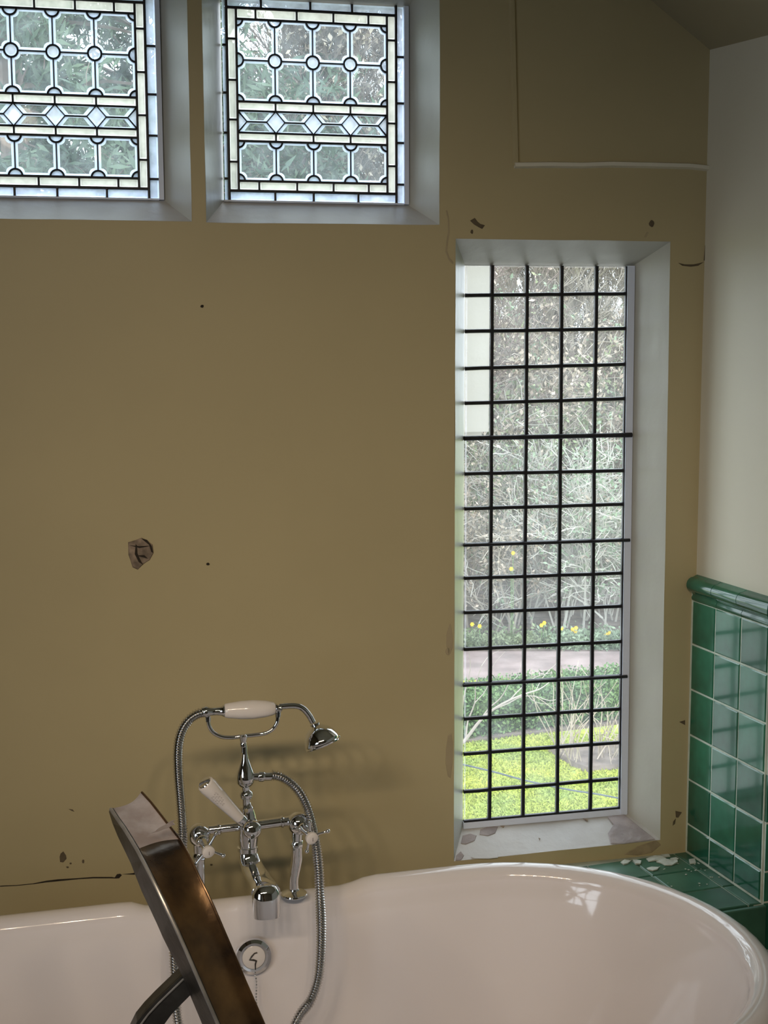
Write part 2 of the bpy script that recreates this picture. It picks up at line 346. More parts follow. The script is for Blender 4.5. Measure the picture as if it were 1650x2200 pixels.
def lead_strip(mb, pts, hw, closed=False, th=0.0045):
    """flat-oval lead came following 2-D points (x,z) in the glass plane"""
    n = len(pts); P = [Vector(p) for p in pts]; offs = []
    for i in range(n):
        if closed: a, b = P[(i-1) % n], P[(i+1) % n]
        else: a, b = P[max(i-1, 0)], P[min(i+1, n-1)]
        t = (b-a).normalized(); offs.append(Vector((-t.y, t.x)))
    sec = [(-1, 0), (-0.75, -0.8), (0, -1), (0.75, -0.8), (1, 0), (0.75, 0.8), (0, 1), (-0.75, 0.8)]
    vs = []
    for i in range(n):
        for (u, v) in sec:
            q = P[i] + offs[i]*hw*u; vs.append((q.x, G + v*th, q.y))
    fs = []; m_ = len(sec)
    for i in range(n if closed else n-1):
        j = (i+1) % n
        for k in range(m_): fs.append((i*m_+k, i*m_+(k+1) % m_, j*m_+(k+1) % m_, j*m_+k))
    if not closed: fs.append(tuple(range(m_))); fs.append(tuple((n-1)*m_+k for k in range(m_-1, -1, -1)))
    mb.add(vs, fs)
def pane(poly, W, mts, inset=0.12, name='pane', ins_abs=None, tilt=0.0):
    """a pane of glass with a sloped rim that carries the halo or edge colour, 3 mm thick"""
    P = [Vector(p) for p in poly]; k = len(P); c = sum(P, Vector((0, 0)))/k
    mn = min((p-c).length for p in P)
    tx, tzz = random.uniform(-tilt, tilt), random.uniform(-tilt, tilt)
    def v3(q, yy): return (q.x, yy + (q.x-c.x)*tx + (q.y-c.y)*tzz, q.y)
    if ins_abs:
        xs = [p.x for p in P]; ys = [p.y for p in P]; wx = max(xs)-min(xs); wy = max(ys)-min(ys)
        fx = max(0.1, 1-2*ins_abs/wx); fy = max(0.1, 1-2*ins_abs/wy)
        I = [Vector((c.x+(p.x-c.x)*fx, c.y+(p.y-c.y)*fy)) for p in P]
    else: I = [c+(p-c)*(1-inset) for p in P]
    mb = MB()
    mb.add([v3(p, G+0.0) for p in P]+[v3(p, G-0.0015) for p in I],
           [(i, (i+1) % k, k+(i+1) % k, k+i) for i in range(k)], 0)
    mb.add([v3(p, G-0.0015) for p in I], [tuple(range(k))], 1)
    return mb.build(name, mts, W, fix=False)
def rect(x0, x1, z0, z1, r=0.0015):
    return [(x0+r, z0), (x1-r, z0), (x1, z0+r), (x1, z1-r), (x1-r, z1), (x0+r, z1), (x0, z1-r), (x0, z0+r)]
def arc(cx, cz, r, a0, a1, n=6): return [(cx+r*math.cos(math.radians(a0+(a1-a0)*i/n)), cz+r*math.sin(math.radians(a0+(a1-a0)*i/n))) for i in range(n+1)]

def decorative(k, x0, x1, lab):
    """upper leaded light: octagon quarries, roundels, a diamond band and a double brick border"""
    z1, z0 = 2.2235, 1.9135; H = z1-z0
    W = empty('window_%d' % k, ((x0+x1)/2, D, OUT[k][0][1]), kind='structure', label=lab)
    window_reveal(k, W)
    cw = (x1-x0)/4; lw = 0.0017; g = 0.0022
    L = MB()
    zl = lambda f: z1 - f*H
    r1, r2, b1, dm, b2, r3 = zl(0.25), zl(0.506), zl(0.563), zl(0.63), zl(0.699), zl(0.751)
    vx0, vx1, hz0, hz1 = x0-0.0188, x1+0.0188, z0-0.0195, z1+0.0212
    gx0, gx1, gz0, gz1 = INN[k][0][0]+0.002, INN[k][1][0]-0.0075, INN[k][0][1], INN[k][2][1]
    R = 0.0128
    # lead
    for z, h in ((z1, 0.0026), (r2, .0026), (b1, .0022), (b2, .0022), (r3, .0026), (z0, .0026)): lead_strip(L, [(x0, z), (x1, z)], h)
    lead_strip(L, [(vx0, hz1), (vx1, hz1)], .003); lead_strip(L, [(vx0, hz0), (vx1, hz0)], .003)
    lead_strip(L, [(vx0, gz0-.002), (vx0, gz1+.002)], .003); lead_strip(L, [(vx1, gz0-.002), (vx1, gz1+.002)], .003)
    lead_strip(L, [(x0, hz0), (x0, hz1)], .0026); lead_strip(L, [(x1, hz0), (x1, hz1)], .0026)
    rows = [(z1, r1), (r1, r2), (r3, z0)]
    for c in range(1, 4):
        X_ = x0+cw*c
        lead_strip(L, [(X_, z1-R), (X_, r1+R)], lw); lead_strip(L, [(X_, r1-R), (X_, r2+R)], lw); lead_strip(L, [(X_, r3-R), (X_, z0+R)], lw)
        lead_strip(L, [(X_, r2), (X_, b1)], lw*1.2); lead_strip(L, [(X_, b2), (X_, r3)], lw*1.2)
        lead_strip(L, arc(X_, r1, R, 0, 337.5, 15), .0022, closed=True)
        pane(arc(X_, r1, R-.0005, 0, 337.5, 15), W, [M['bevelhalo'], M['grey']], ins_abs=.004, name='roundel')
        for z, a0 in ((z1, 180), (r2, 0), (r3, 180), (z0, 0)):
            lead_strip(L, arc(X_, z, R, a0, a0+180, 10), .0022)
            pane(arc(X_, z, R-.0005, a0, a0+180, 10), W, [M['bevelhalo'], M['bevelhalo']], name='half_roundel')
    for c in range(4): lead_strip(L, [(x0+cw*c+R*(1), r1), (x0+cw*(c+1)-R, r1)], lw)
    for X_, a0 in ((x0, -90), (x1, 90)):
        lead_strip(L, arc(X_, r1, R, a0, a0+180, 10), .0022); pane(arc(X_, r1, R-.0005, a0, a0+180, 10), W, [M['bevelhalo'], M['blue']], name='half_roundel')
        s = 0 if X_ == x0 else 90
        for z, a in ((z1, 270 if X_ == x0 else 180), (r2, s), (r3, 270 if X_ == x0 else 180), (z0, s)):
            lead_strip(L, arc(X_, z, R, a, a+90, 5), .0022); pane([(X_, z)]+arc(X_, z, R-.0005, a, a+90, 5), W, [M['bevelhalo'], M['bevelhalo']], name='corner_roundel')
    # octagon quarries with concave corners
    for (za, zb) in rows:
        for c in range(4):
            xa, xb = x0+cw*c, x0+cw*(c+1); q = R+.0006
            poly = arc(xa, zb, q, 90, 0, 4)+arc(xb, zb, q, 180, 90, 4)+arc(xb, za, q, 270, 180, 4)+arc(xa, za, q, 360, 270, 4)
            pane(poly, W, [M['bevelhalo'], M['clearoct']], ins_abs=.0062, tilt=.008, name='octagon_pane')
    # diamond band
    hd = 0.0185
    for c in range(5):
        X_ = x0+cw*c
        pts = [(X_, b1), (X_+hd, dm), (X_, b2), (X_-hd, dm)]
        if c == 0: pts = [(X_, b1), (X_+hd, dm), (X_, b2)]; lead_strip(L, pts, lw)
        elif c == 4: pts = [(X_, b2), (X_-hd, dm), (X_, b1)]; lead_strip(L, pts, lw)
        else: lead_strip(L, pts, lw, closed=True)
        pane(pts, W, [M['bevelhalo'], M['grey']], inset=.35, name='diamond_pane')
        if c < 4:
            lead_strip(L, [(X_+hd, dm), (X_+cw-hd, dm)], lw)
            for zz in (b1, b2): pane([(X_+.001, zz), (X_+hd, dm), (X_+cw-hd, dm), (X_+cw-.001, zz)], W, [M['bevelhalo'], M['clearoct']], inset=.32, name='band_pane')
            for (za, zb) in ((r2, b1), (b2, r3)): pane(rect(X_+g*.5, X_+cw-g*.5, zb, za), W, [M['creamedge'], M['cream']], ins_abs=.0042, name='border_pane')
    # brick borders
    def course(a, b, cuts, horiz, lo, hi, mts, dw, ia):
        cuts = [a]+cuts+[b]
        for i in range(len(cuts)-1):
            p, q = cuts[i], cuts[i+1]
            pl = rect(p, q, lo, hi) if horiz else rect(lo, hi, p, q)
            pane(pl, W, mts, ins_abs=ia, name='border_pane')
            if i > 0: lead_strip(L, [(p, lo), (p, hi)] if horiz else [(lo, p), (hi, p)], dw)
    cr = [M['creamedge'], M['cream']]; bl = [M['bevelhalo'], M['blue']]
    W_ = x1-x0
    course(x0, x1, [x0+W_*f for f in (.127, .397, .640, .875)], True, z1, hz1, cr, .0022, .0042)
    course(x0, x1, [x0+W_*f for f in (.135, .387, .632, .872)], True, hz0, z0, cr, .0022, .0042)
    course(hz0, hz1, [z0+H*f for f in (.118, .38, .625, .878)], False, vx0, x0, cr, .0022, .0042)
    course(hz0, hz1, [z0+H*f for f in (.115, .388, .65, .912)], False, x1, vx1, cr, .0022, .0042)
    course(vx0, vx1, [x0+W_*f for f in (.163, .487, .765)], True, hz1, gz1, bl, .0026, .004)
    course(vx0, vx1, [x0+W_*f for f in (.24, .497, .80)], True, gz0, hz0, bl, .0026, .004)
    course(gz0, gz1, [z0+H*f for f in (.012, .297, .545, .838)], False, gx0, vx0, bl, .0026, .0035)
    course(gz0, gz1, [z0+H*f for f in (-.002, .265, .517, .81)], False, vx1, gx1, bl, .0026, .0035)
    L.build('lead_lattice', M['lead'], W, smooth=50)
    mb = MB()   # putty fillet, right side and bottom
    a, b, c, d = INN[k][0][0], INN[k][1][0], INN[k][0][1], INN[k][2][1]
    mb.box(b-.0085, b+.001, G-.008, G+.006, c-.001, d+.001)
    mb.box(a-.001, b-.0085, G-.005, G+.006, c-.002, c+.0015)
    mb.build('putty_fillet', M['putty'], W)
    return W
decorative(1, -0.1640, 0.1465, 'upper leaded window cut by the left edge, with octagon panes and a diamond band')
decorative(2, 0.3420, 0.6455, 'upper leaded window with octagon panes and a diamond band, nearer the tall window')

# tall leaded light
W3 = empty('window_3', (1.0, D, OUT[3][0][1]), kind='structure', label='tall narrow window of small square leaded panes beside the green tiles')
window_reveal(3, W3)
xs = [0.8125]; 
for px in (1056.4, 1131.6, 1206, 1280): xs.append(onY(px, 640, G).x)
xsb = [0.8125]+[onY(px, 1745, G).x for px in (1051.3, 1123.6, 1196.3, 1267.6)]
xr = (onY(1345.5, 600, G).x, onY(1331, 1730, G).x)
hl = [(634.5, 631), (712, 706), (791.6, 782.5), (866, 856.5), (941, 934), (1017.6, 1011), (1093, 1083), (1170, 1159.5), (1241.7, 1231), (1315.7, 1302), (1394.4, 1377.5), (1470, 1451.5), (1544, 1522), (1619, 1594), (1700.4, 1671.5)]
ZT, ZB = 1.7525, 0.5485
rows = [(onY(1001, a, G).z, onY(1338, b, G).z) for a, b in hl]
L = MB(); zf = lambda z: (ZT-z)/(ZT-ZB)
def colx(c, z): t = zf(z); return (xs[c]*(1-t)+xsb[c]*t) if c < 5 else xr[0]*(1-t)+xr[1]*t
def rowz(r, x):
    if r < 0: return ZT
    if r >= len(rows): return ZB
    t = (x-0.8125)/0.36; return rows[r][0]*(1-t)+rows[r][1]*t
for c in range(1, 6): lead_strip(L, [(colx(c, z)+random.uniform(-.0006, .0006), z) for z in [ZT+(ZB-ZT)*i/24 for i in range(25)]], .0046 if c < 5 else .0035, th=.005)
for r in range(15):
    lead_strip(L, [(x, rowz(r, x)+random.uniform(-.0004, .0004)) for x in [0.8125+0.36*i/10 for i in range(11)]], .0044, th=.005)
lead_strip(L, [(0.8125, ZB+.001), (xr[1], ZB+.001)], .0035, th=.005)
L.build('lead_lattice', M['lead'], W3, smooth=50)
for r in (4, 7, 11):
    mb = MB(); mb.tube([(0.808, G-.009, rowz(r, .8125)), (1.0, G-.009, rowz(r, 1.0)), (1.187, G-.009, rowz(r, 1.1725))], .0052 if r == 4 else .0036, 10); mb.build('saddle_bar', M['lead'], W3, smooth=True)
for r in range(16):
    for c in range(5):
        za = ZT if r == 0 else None
        def P(cc, rr):
            x = colx(cc, 1.1); z = rowz(rr, x); x = colx(cc, z); return Vector((x, rowz(rr, x)))
        a, b, c_, d = P(c, r), P(c+1, r), P(c+1, r-1), P(c, r-1); e = .0045
        f = lambda p, q, t: p+(q-p)*t
        s = .12
        poly = [f(a, b, s), f(a, b, 1-s), f(b, c_, s), f(b, c_, 1-s), f(c_, d, s), f(c_, d, 1-s), f(d, a, s), f(d, a, 1-s)]
        # square corners, rim slightly milky
        poly = [a, f(a, b, .5), b, f(b, c_, .5), c_, f(c_, d, .5), d, f(d, a, .5)]
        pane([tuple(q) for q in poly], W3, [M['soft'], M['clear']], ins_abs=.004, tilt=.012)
mb = MB(); i = INN[3]
mb.hexa([(xr[1], G-.007, ZB-.013), (1.1950, G-.007, ZB-.013), (1.1950, G+.006, ZB-.013), (xr[1], G+.006, ZB-.013), (xr[0], G-.007, ZT+.001), (1.1880, G-.007, ZT+.001), (1.1880, G+.006, ZT+.001), (xr[0], G+.006, ZT+.001)])
mb.hexa([(.811, G-.007, ZB-.014), (1.1950, G-.007, ZB-.014), (1.1950, G+.006, ZB-.014), (.811, G+.006, ZB-.014), (.811, G-.004, ZB), (1.1880, G-.004, ZB+.001), (1.1880, G+.006, ZB+.001), (.811, G+.006, ZB)])
mb.build('putty_fillet', M['putty'], W3)
# worn patches on the sloping sill, straight on its plane
A_, B_, C_ = Vector((OUT[3][0][0], D, OUT[3][0][1])), Vector((OUT[3][1][0], D, OUT[3][1][1])), Vector((INN[3][1][0], G, INN[3][1][1]))
nS = (B_-A_).cross(C_-B_).normalized(); nS = nS if nS.z > 0 else -nS
def sillpatch(pts, lab=None, mt='bare'):
    plate('worn_patch', M[mt], W3, [onP(*q, A_+nS*.0018, nS) for q in pts], nS, .0008, lab)
sillpatch([(1305, 1755), (1318, 1752), (1342, 1750), (1372, 1775), (1408, 1803), (1375, 1808), (1340, 1813), (1312, 1812), (1306, 1790), (1318, 1772)], 'bare grey patch at the right end of the sill')
sillpatch([(1032, 1782), (1052, 1774), (1070, 1776), (1064, 1790), (1048, 1796), (1030, 1793)])
sillpatch([(994, 1795), (1010, 1791), (1024, 1795), (1020, 1806), (1000, 1814), (990, 1812)])
sillpatch([(980, 1838), (990, 1829), (997, 1838), (990, 1848), (979, 1849)])
sillpatch([(1045, 1832), (1062, 1828), (1070, 1835), (1070, 1843), (1050, 1845), (1020, 1845), (1010, 1842)], mt='sill')
for q in [[(1252, 1759), (1264, 1761), (1262, 1765)], [(1072, 1773), (1084, 1775), (1082, 1779)], [(1157, 1800), (1161, 1802), (1159, 1806)]]: sillpatch(q, mt='patch')

# ------------------------------------------------------------------ scars and marks on the painted wall
def wallmark(name, pts, mt, th=.0006, lab=None):
    return plate(name, M[mt], wb, [onY(*q, D-.0003) for q in pts], (0, -1, 0), th, lab)
wallmark('plaster_scar', [(275, 1165), (292, 1160), (304, 1155), (318, 1163), (328, 1170), (330, 1188), (322, 1203), (308, 1212), (296, 1224), (285, 1219), (276, 1192)], 'patch', .002, 'chipped brown plaster scar left of the bath mixer')
for a in ([(291, 1168), (289, 1190), (298, 1208), (308, 1214), (300, 1200), (295, 1188), (294, 1170)], [(276, 1171), (300, 1173), (326, 1172), (300, 1177)], [(293, 1193), (310, 1192), (318, 1200), (308, 1197)], [(303, 1156), (316, 1160), (326, 1172), (329, 1188), (325, 1186), (320, 1170)]):
    wallmark('scar_crack', a, 'dark', .0032)
for (x, y, r) in ((434, 658, 4), (446.5, 1212, 3.8)): wallmark('plug_hole', blob(x, y, 9, r, r*.85, .2, int(x)), 'dark')
wallmark('wall_crack', [(0, 1903), (30, 1902), (70, 1898), (100, 1892), (125, 1889), (160, 1887), (200, 1884), (240, 1884), (252, 1886), (258, 1877), (262, 1880), (256, 1887), (240, 1886.5), (205, 1886.5), (170, 1888.5), (125, 1893), (95, 1896), (70, 1899.5), (30, 1903.5), (0, 1905)], 'dark', .0005, 'thin dark crack low on the wall at left')
wallmark('wall_crack', [(262, 1878), (285, 1876), (291, 1874), (295, 1878), (288, 1879)], 'dark')
wallmark('paint_chip', [(130, 1834), (136, 1829), (142, 1838), (143, 1845), (136, 1853), (129, 1852), (128, 1841)], 'mark')
wallmark('paint_chip', blob(178.5, 1851, 7, 3, 4.5, .2, 3), 'mark'); wallmark('paint_chip', blob(152, 1855, 7, 2.5, 2.2, .2, 4), 'mark'); wallmark('paint_chip', blob(145, 1863, 7, 3, 2, .2, 5), 'mark')
wallmark('paint_chip', [(147, 1738), (156, 1739), (160, 1744), (154, 1742)], 'mark'); wallmark('paint_chip', blob(454, 1858, 7, 3, 2, .2, 6), 'mark')
wallmark('fixing_scar', [(1010, 474), (1020, 468), (1026, 476), (1032, 481), (1042, 484), (1036, 492), (1028, 488), (1018, 482)], 'mark'); wallmark('fixing_scar', blob(1014, 498, 7, 3, 5, .2, 8), 'mark')
wallmark('fixing_scar', blob(1400, 480, 8, 6, 8, .3, 9), 'mark'); wallmark('fixing_scar', [(1384, 510), (1390, 498), (1394, 500), (1388, 511)], 'stain')
wallmark('scratch', [(1457, 565), (1470, 568), (1490, 568), (1504, 565), (1512, 563), (1500, 571), (1484, 573), (1466, 571)], 'mark')
wallmark('wall_crack', [(961, 452), (965, 470), (966, 498), (962, 520), (960, 540), (966, 556), (974, 565), (973, 568), (964, 559), (957, 541), (959, 518), (963, 498), (962, 470), (958, 452)], 'stain')
wallmark('wall_crack', [(1517, 495), (1519, 497), (1515, 560), (1512, 560)], 'mark'); wallmark('wall_crack', [(1530, 240), (1532, 240), (1532, 300), (1530, 300)], 'mark')
wallmark('paint_chip', [(1459, 1551), (1472, 1547), (1472, 1558)], 'mark'); wallmark('paint_chip', [(1451, 1742), (1465, 1745), (1457, 1757), (1452, 1756)], 'mark'); wallmark('paint_chip', [(1446, 1765), (1452, 1758), (1450, 1770), (1445, 1774)], 'mark')
wallmark('stain', blob(966, 1375, 9, 7, 32, .2, 12), 'stain'); wallmark('stain', blob(962, 1400, 8, 5, 9, .2, 13), 'stain')
wallmark('stain', [(962, 1580), (970, 1575), (973, 1600), (972, 1640), (968, 1672), (962, 1668), (957, 1640), (958, 1610)], 'stain')
wallmark('stain', [(1370, 1818), (1410, 1805), (1420, 1815), (1400, 1832), (1370, 1838), (1340, 1836)], 'mark2', .0006)

# ------------------------------------------------------------------ tiled nib and ledge
TOPZ = 1.092; LZ = 0.471; TH = .009
def P_nib(u, v, out): return CORN + MD*u - NN*out + Vector((0, 0, v))      # u along nib from corner, out toward the room
PT = 0.1035
us = [0.004, 0.094, 0.190, 0.2855]
dado0 = onP(1486, 1286, CORN, NN).z
zs = [dado0]
for yy in (1379.5, 1477, 1575, 1672, 1768.5): zs.append(onP(1484, yy, CORN, NN).z)
zs.append(LZ)
print('tile rows', zs)
mb = MB()   # grout bed behind the tiles
def slab(mb, f, u0, u1, v0, v1, o0, o1): mb.hexa([f(u0, v0, o0), f(u1, v0, o0), f(u1, v0, o1), f(u0, v0, o1), f(u0, v1, o0), f(u1, v1, o0), f(u1, v1, o1), f(u0, v1, o1)])
slab(mb, P_nib, 0, .287, 0, TOPZ-.01, .0005, .0088); 
def P_ret(u, v, out): return NIB - NN*.0065 + MD*out + NN*u + Vector((0, 0, v))
slab(mb, P_ret, 0, .6, 0, TOPZ-.01, .0005, .0088)
mb.build('grout_bed', M['grout'], wr)
def tile_mesh(name, w_, h_, t, mt, bev=.0022):
    mb = MB(); b = bev
    mb.add([(0, 0, 0), (w_, 0, 0), (w_, h_, 0), (0, h_, 0), (0, 0, t-b*.6), (w_, 0, t-b*.6), (w_, h_, t-b*.6), (0, h_, t-b*.6), (b, b, t), (w_-b, b, t), (w_-b, h_-b, t), (b, h_-b, t)],
           [(0, 3, 2, 1), (0, 1, 5, 4), (1, 2, 6, 5), (2, 3, 7, 6), (3, 0, 4, 7), (4, 5, 9, 8), (5, 6, 10, 9), (6, 7, 11, 10), (7, 4, 8, 11), (8, 9, 10, 11)])
    me = bpy.data.meshes.new(name); me.from_pydata(mb.v, [], mb.f); me.materials.append(mt); me.update(); return me
def place_tile(me, origin, ux, uy, uz, parent, name='tile', tilt=.006):
    R_ = Matrix((ux, uy, uz)).transposed().to_4x4()
    R_ = R_ @ Matrix.Rotation(random.uniform(-tilt, tilt), 4, 'X') @ Matrix.Rotation(random.uniform(-tilt, tilt), 4, 'Y'); R_.translation = origin
    o = bpy.data.objects.new(name, me); COL.objects.link(o); o.parent = parent; o.matrix_parent_inverse = parent.matrix_basis.inverted(); o.matrix_basis = R_; return o
Zv = Vector((0, 0, 1)); gap = .0032; cache = {}
def gm(w_, h_, mt='tile'):
    k = (round(w_, 4), round(h_, 4), mt)
    if k not in cache: cache[k] = tile_mesh('tile', w_, h_, .0085, M[mt])
    return cache[k]
zrows = zs + [LZ-PT*(i+1) for i in range(4)]
for c in range(3):
    for r in range(len(zs)-1):
        u0, u1 = us[c]+gap/2, us[c+1]-gap/2; v0, v1 = zs[r+1]+gap/2+.001, zs[r]-gap/2
        place_tile(gm(u1-u0, v1-v0), P_nib(u0, v0, .002), MD, Zv, -NN, wr)
for c in range(4):
    for r in range(len(zrows)-1):
        u0, u1 = .002+c*.1, .1+c*.1; v0, v1 = zrows[r+1]+gap/2+.001, zrows[r]-gap/2
        place_tile(gm(u1-u0, v1-v0), P_ret(u1-.002, v0, .002), -NN, Zv, MD, wr)
# dado: torus bead over a small cove, in lengths
def dado(prof, f, u0, u1, name, z0, e0=0, e1=0):
    mb = MB(); k = len(prof); vs = []
    for (u, e) in ((u0, e0), (u1, e1)):
        for (o, z) in prof: vs.append(f(u+e*o, z0+z, o))
    mb.add(vs, [(i, i+1, k+i+1, k+i) for i in range(k-1)] + [tuple(range(k)), tuple(range(2*k-1, k-1, -1))])
    return mb.build(name, M['tile'], wr, smooth=35)
hB = TOPZ-dado0
bead = [(0, .0)]+[(.010+.0165*math.cos(a), .0165+.0165*math.sin(a)) for a in [-PI/2+PI*i/9 for i in range(10)]]+[(.004, .036), (0, .037)]
cove = [(0, 0), (.009, .0), (.012, .003), (.013, .008), (.010, .013), (.012, .0185), (.014, .020), (0, .0205)]
du = [.003, .100, .193, .2855]
for c in range(3):
    e1 = 1 if c == 2 else 0
    dado(bead, P_nib, du[c]+.0008, du[c+1]-.0008*(c < 2), 'bead_tile', dado0+.0195, 0, e1)
    dado(cove, P_nib, du[c]+.0008, du[c+1]-.0008*(c < 2), 'cove_tile', dado0, 0, e1)
for c in range(3):
    dado(bead, P_ret, .0+c*.1+.001*(c > 0), .099+c*.1, 'bead_tile', dado0+.0195, -1 if c == 0 else 0, 0)
    dado(cove, P_ret, .0+c*.1+.001*(c > 0), .099+c*.1, 'cove_tile', dado0, -1 if c == 0 else 0, 0)
mb = MB(); slab(mb, P_nib, -.001, .004, LZ, dado0+.02, .0, .0095); mb.build('caulk_line', M['grout'], wr)
# ledge behind the bath end
LE = empty('trim_3', (1.1, D-.15, LZ), kind='structure', label='green tiled ledge in the corner behind the bath')
LF = .295; LX0 = .93
mb = MB(); a = CORN-NN*.007; b = CORN-NN*.007+MD*LF
for (q, zz) in ((0, 0),):
    base = [Vector((LX0, D, 0)), Vector((LX0, D-LF+.03, 0)), b, a]
    mb.hexa([p+Zv*0 for p in base]+[p+Zv*(LZ-.0030) for p in base])
mb.build('ledge_body', M['ledgecore'], LE)
def P_led(u, v): return CORN - NN*u + MD*v + Zv*(LZ-.0088)       # u away from nib, v away from window wall
ucols = [.009, .040, .148, .252, .345]
vrows = [.002, .098, .196, .293]
for ci in range(4):
    for ri in range(3):
        u0, u1 = ucols[ci]+gap/2, ucols[ci+1]-gap/2; v0, v1 = vrows[ri]+gap/2, vrows[ri+1]-gap/2
        p = P_led(u1, v1)
        place_tile(gm(u1-u0, v1-v0, 'tiledark'), p, NN, -MD, Zv, LE, tilt=.004)
for c in range(3):
    for r in range(4):
        u0 = .009+c*.1; pp = CORN - NN*(u0+.098) + MD*(LF+.004) + Zv*(LZ-.0015-PT*(r+1)+.002)
        place_tile(gm(.098, PT-.002, 'tiledark'), pp, NN, Zv, MD, LE, tilt=.003)
# flakes of paint lying on the ledge
FL = [([(1333, 1854), (1342, 1849), (1356, 1850), (1349, 1856), (1340, 1859)], 'rounded pale paint flake, leftmost on the green ledge'),
      ([(1359, 1850), (1368, 1848), (1378, 1852), (1376, 1857), (1365, 1858)], 'small pale paint flake second from the left on the ledge'),
      ([(1388, 1846), (1405, 1841), (1422, 1842), (1432, 1846), (1424, 1852), (1408, 1850), (1394, 1852)], 'long pale paint flake near the window wall on the ledge'),
      ([(1410, 1853), (1428, 1847), (1448, 1850), (1455, 1849), (1456, 1854), (1443, 1860), (1428, 1860), (1421, 1856)], 'largest ragged paint flake in the middle of the ledge pile'),
      ([(1389, 1866), (1400, 1863), (1416, 1864), (1413, 1869), (1402, 1872), (1393, 1870)], 'pale paint flake nearest the bath rim on the ledge'),
      ([(1480, 1848), (1493, 1845), (1495, 1855), (1482, 1857)], 'square pale paint flake against the green tiled nib'),
      ([(1420, 1838), (1436, 1836), (1440, 1841), (1426, 1843)], 'thin paint flake at the foot of the window wall'),
      ([(1440, 1846), (1452, 1843), (1458, 1846), (1450, 1850)], 'small paint flake lying on the right of the ragged flake')]
fmb_n = 0
for pts, lab in FL:
    mb = MB(); P3 = [onZ(*q, LZ+.0004) for q in pts]; k = len(P3)
    c = sum(P3, Vector())/k; lift = random.uniform(.001, .003)
    top = [p+Zv*(.0012+lift*random.random()) for p in P3]
    mb.add(P3+top, [tuple(range(k-1, -1, -1)), tuple(range(k, 2*k))]+[(i, (i+1) % k, k+(i+1) % k, k+i) for i in range(k)])
    o = mb.build('paint_flake', M['flake']); tag(o, lab, 'paint flake', 'paint flakes on the ledge')
for i in range(26):
    px, py = random.uniform(1400, 1560), random.uniform(1850, 1905)
    P = onZ(px, py, LZ+.0004); d = (P-CORN).dot(-NN); v = (P-CORN).dot(MD)
    if d < .02 or v > .28 or v < .01: continue
    s = random.uniform(.0012, .003); a = random.uniform(0, PI); mb = MB()
    q = [P+Vector((math.cos(a+k*PI*2/5)*s*random.uniform(.6, 1.2), math.sin(a+k*PI*2/5)*s*random.uniform(.6, 1.2), 0)) for k in range(5)]
    mb.add(q+[p+Zv*.0008 for p in q], [(4, 3, 2, 1, 0), (5, 6, 7, 8, 9)]+[(k, (k+1) % 5, 5+(k+1) % 5, 5+k) for k in range(5)])
    tag(mb.build('paint_crumb', M['flake']), 'tiny crumb of pale paint scattered on the green ledge', 'paint crumb', 'paint crumbs on the ledge')

# ------------------------------------------------------------------ bathtub
TR = math.radians(-2.0); TC = Vector((0.713, 2.005, 0)); HW = .400; TL = 0.86   # end-arc centre, half width, straight length
ca, sa = math.cos(TR), math.sin(TR)
def tub2w(x, y, z): return Vector((TC.x + x*math.cos(-TR) - y*math.sin(-TR), TC.y + x*math.sin(-TR) + y*math.cos(-TR), z))
def w2tub(P): dx, dy = P.x-TC.x, P.y-TC.y; c, s = math.cos(-TR), math.sin(-TR); return (dx*c+dy*s, -dx*s+dy*c)
def outline(n_arc=28, n_st=36):
    """unit stadium: list of (cx, nx, ny) spine x and outward normal"""
    o = []
    for i in range(n_arc+1): a = -PI/2+PI*i/n_arc; o.append((0.0, math.cos(a), math.sin(a)))
    for i in range(1, n_st): o.append((-TL*i/n_st, 0.0, 1.0))
    for i in range(n_arc+1): a = PI/2+PI*i/n_arc; o.append((-TL, math.cos(a), math.sin(a)))
    for i in range(1, n_st): o.append((-TL+TL*i/n_st, 0.0, -1.0))
    return o
RZ = .600
prof = [(.30, .10), (.16, .105), (.115, .16), (.085, .28), (.066, .42), (.056, .52), (.050, .552), (.040, .556)]
rr = .027
for i in range(0, 15):
    a = math.radians(250 - 20*i)          # from under the outside, round over the top to the inside
    prof.append((rr+rr*math.cos(a), RZ-rr+rr*math.sin(a)))
    if a < math.radians(10): break
prof = [p for p in prof]
prof += [(.058, .560), (.062, .540), (.068, .500), (.078, .42), (.095, .32), (.125, .235), (.17, .185), (.24, .165), (.30, .160), (.36, .158)]
ol = outline(); n = len(ol); mb = MB(); vs = []
def plat(x): # lowered flat landing for the mixer, x in world metres
    a = max(0, min(1, (x-.07)/.05)); b = max(0, min(1, (.53-x)/.07)); f = lambda t: t*t*(3-2*t); return f(a)*f(b)
for (o_, z_) in prof:
    for (cx, nx, ny) in ol:
        depth = max(0, (o_-.06))
        ex = 1.0 + (0.9*max(0, (RZ-.05-z_))/.4 if o_ > .057 and z_ < RZ-.04 and prof.index((o_, z_)) > 15 else 0)*(1 if cx == 0 and nx > 0 else 1)*abs(nx)
        hw = HW - o_
        x = cx + nx*(HW - (o_-.0)*1.0 - (ex-1)*.16); y = ny*hw
        P = tub2w(x, y, z_)
        if ny > .5 and z_ > .53:
            k = plat(P.x)
            P.z -= k*max(0, (z_-.53))*0.20
        vs.append(P)
m_ = len(prof)
fs = [(j*n+i, j*n+(i+1) % n, (j+1)*n+(i+1) % n, (j+1)*n+i) for j in range(m_-1) for i in range(n)]
fs.append(tuple((m_-1)*n+i for i in range(n))); fs.append(tuple(n-1-i for i in range(n)))
BT = empty('bathtub', (TC.x-TL/2, TC.y, 0), label='white roll top bathtub with a chrome overflow, in front of the olive wall', cat='bathtub')
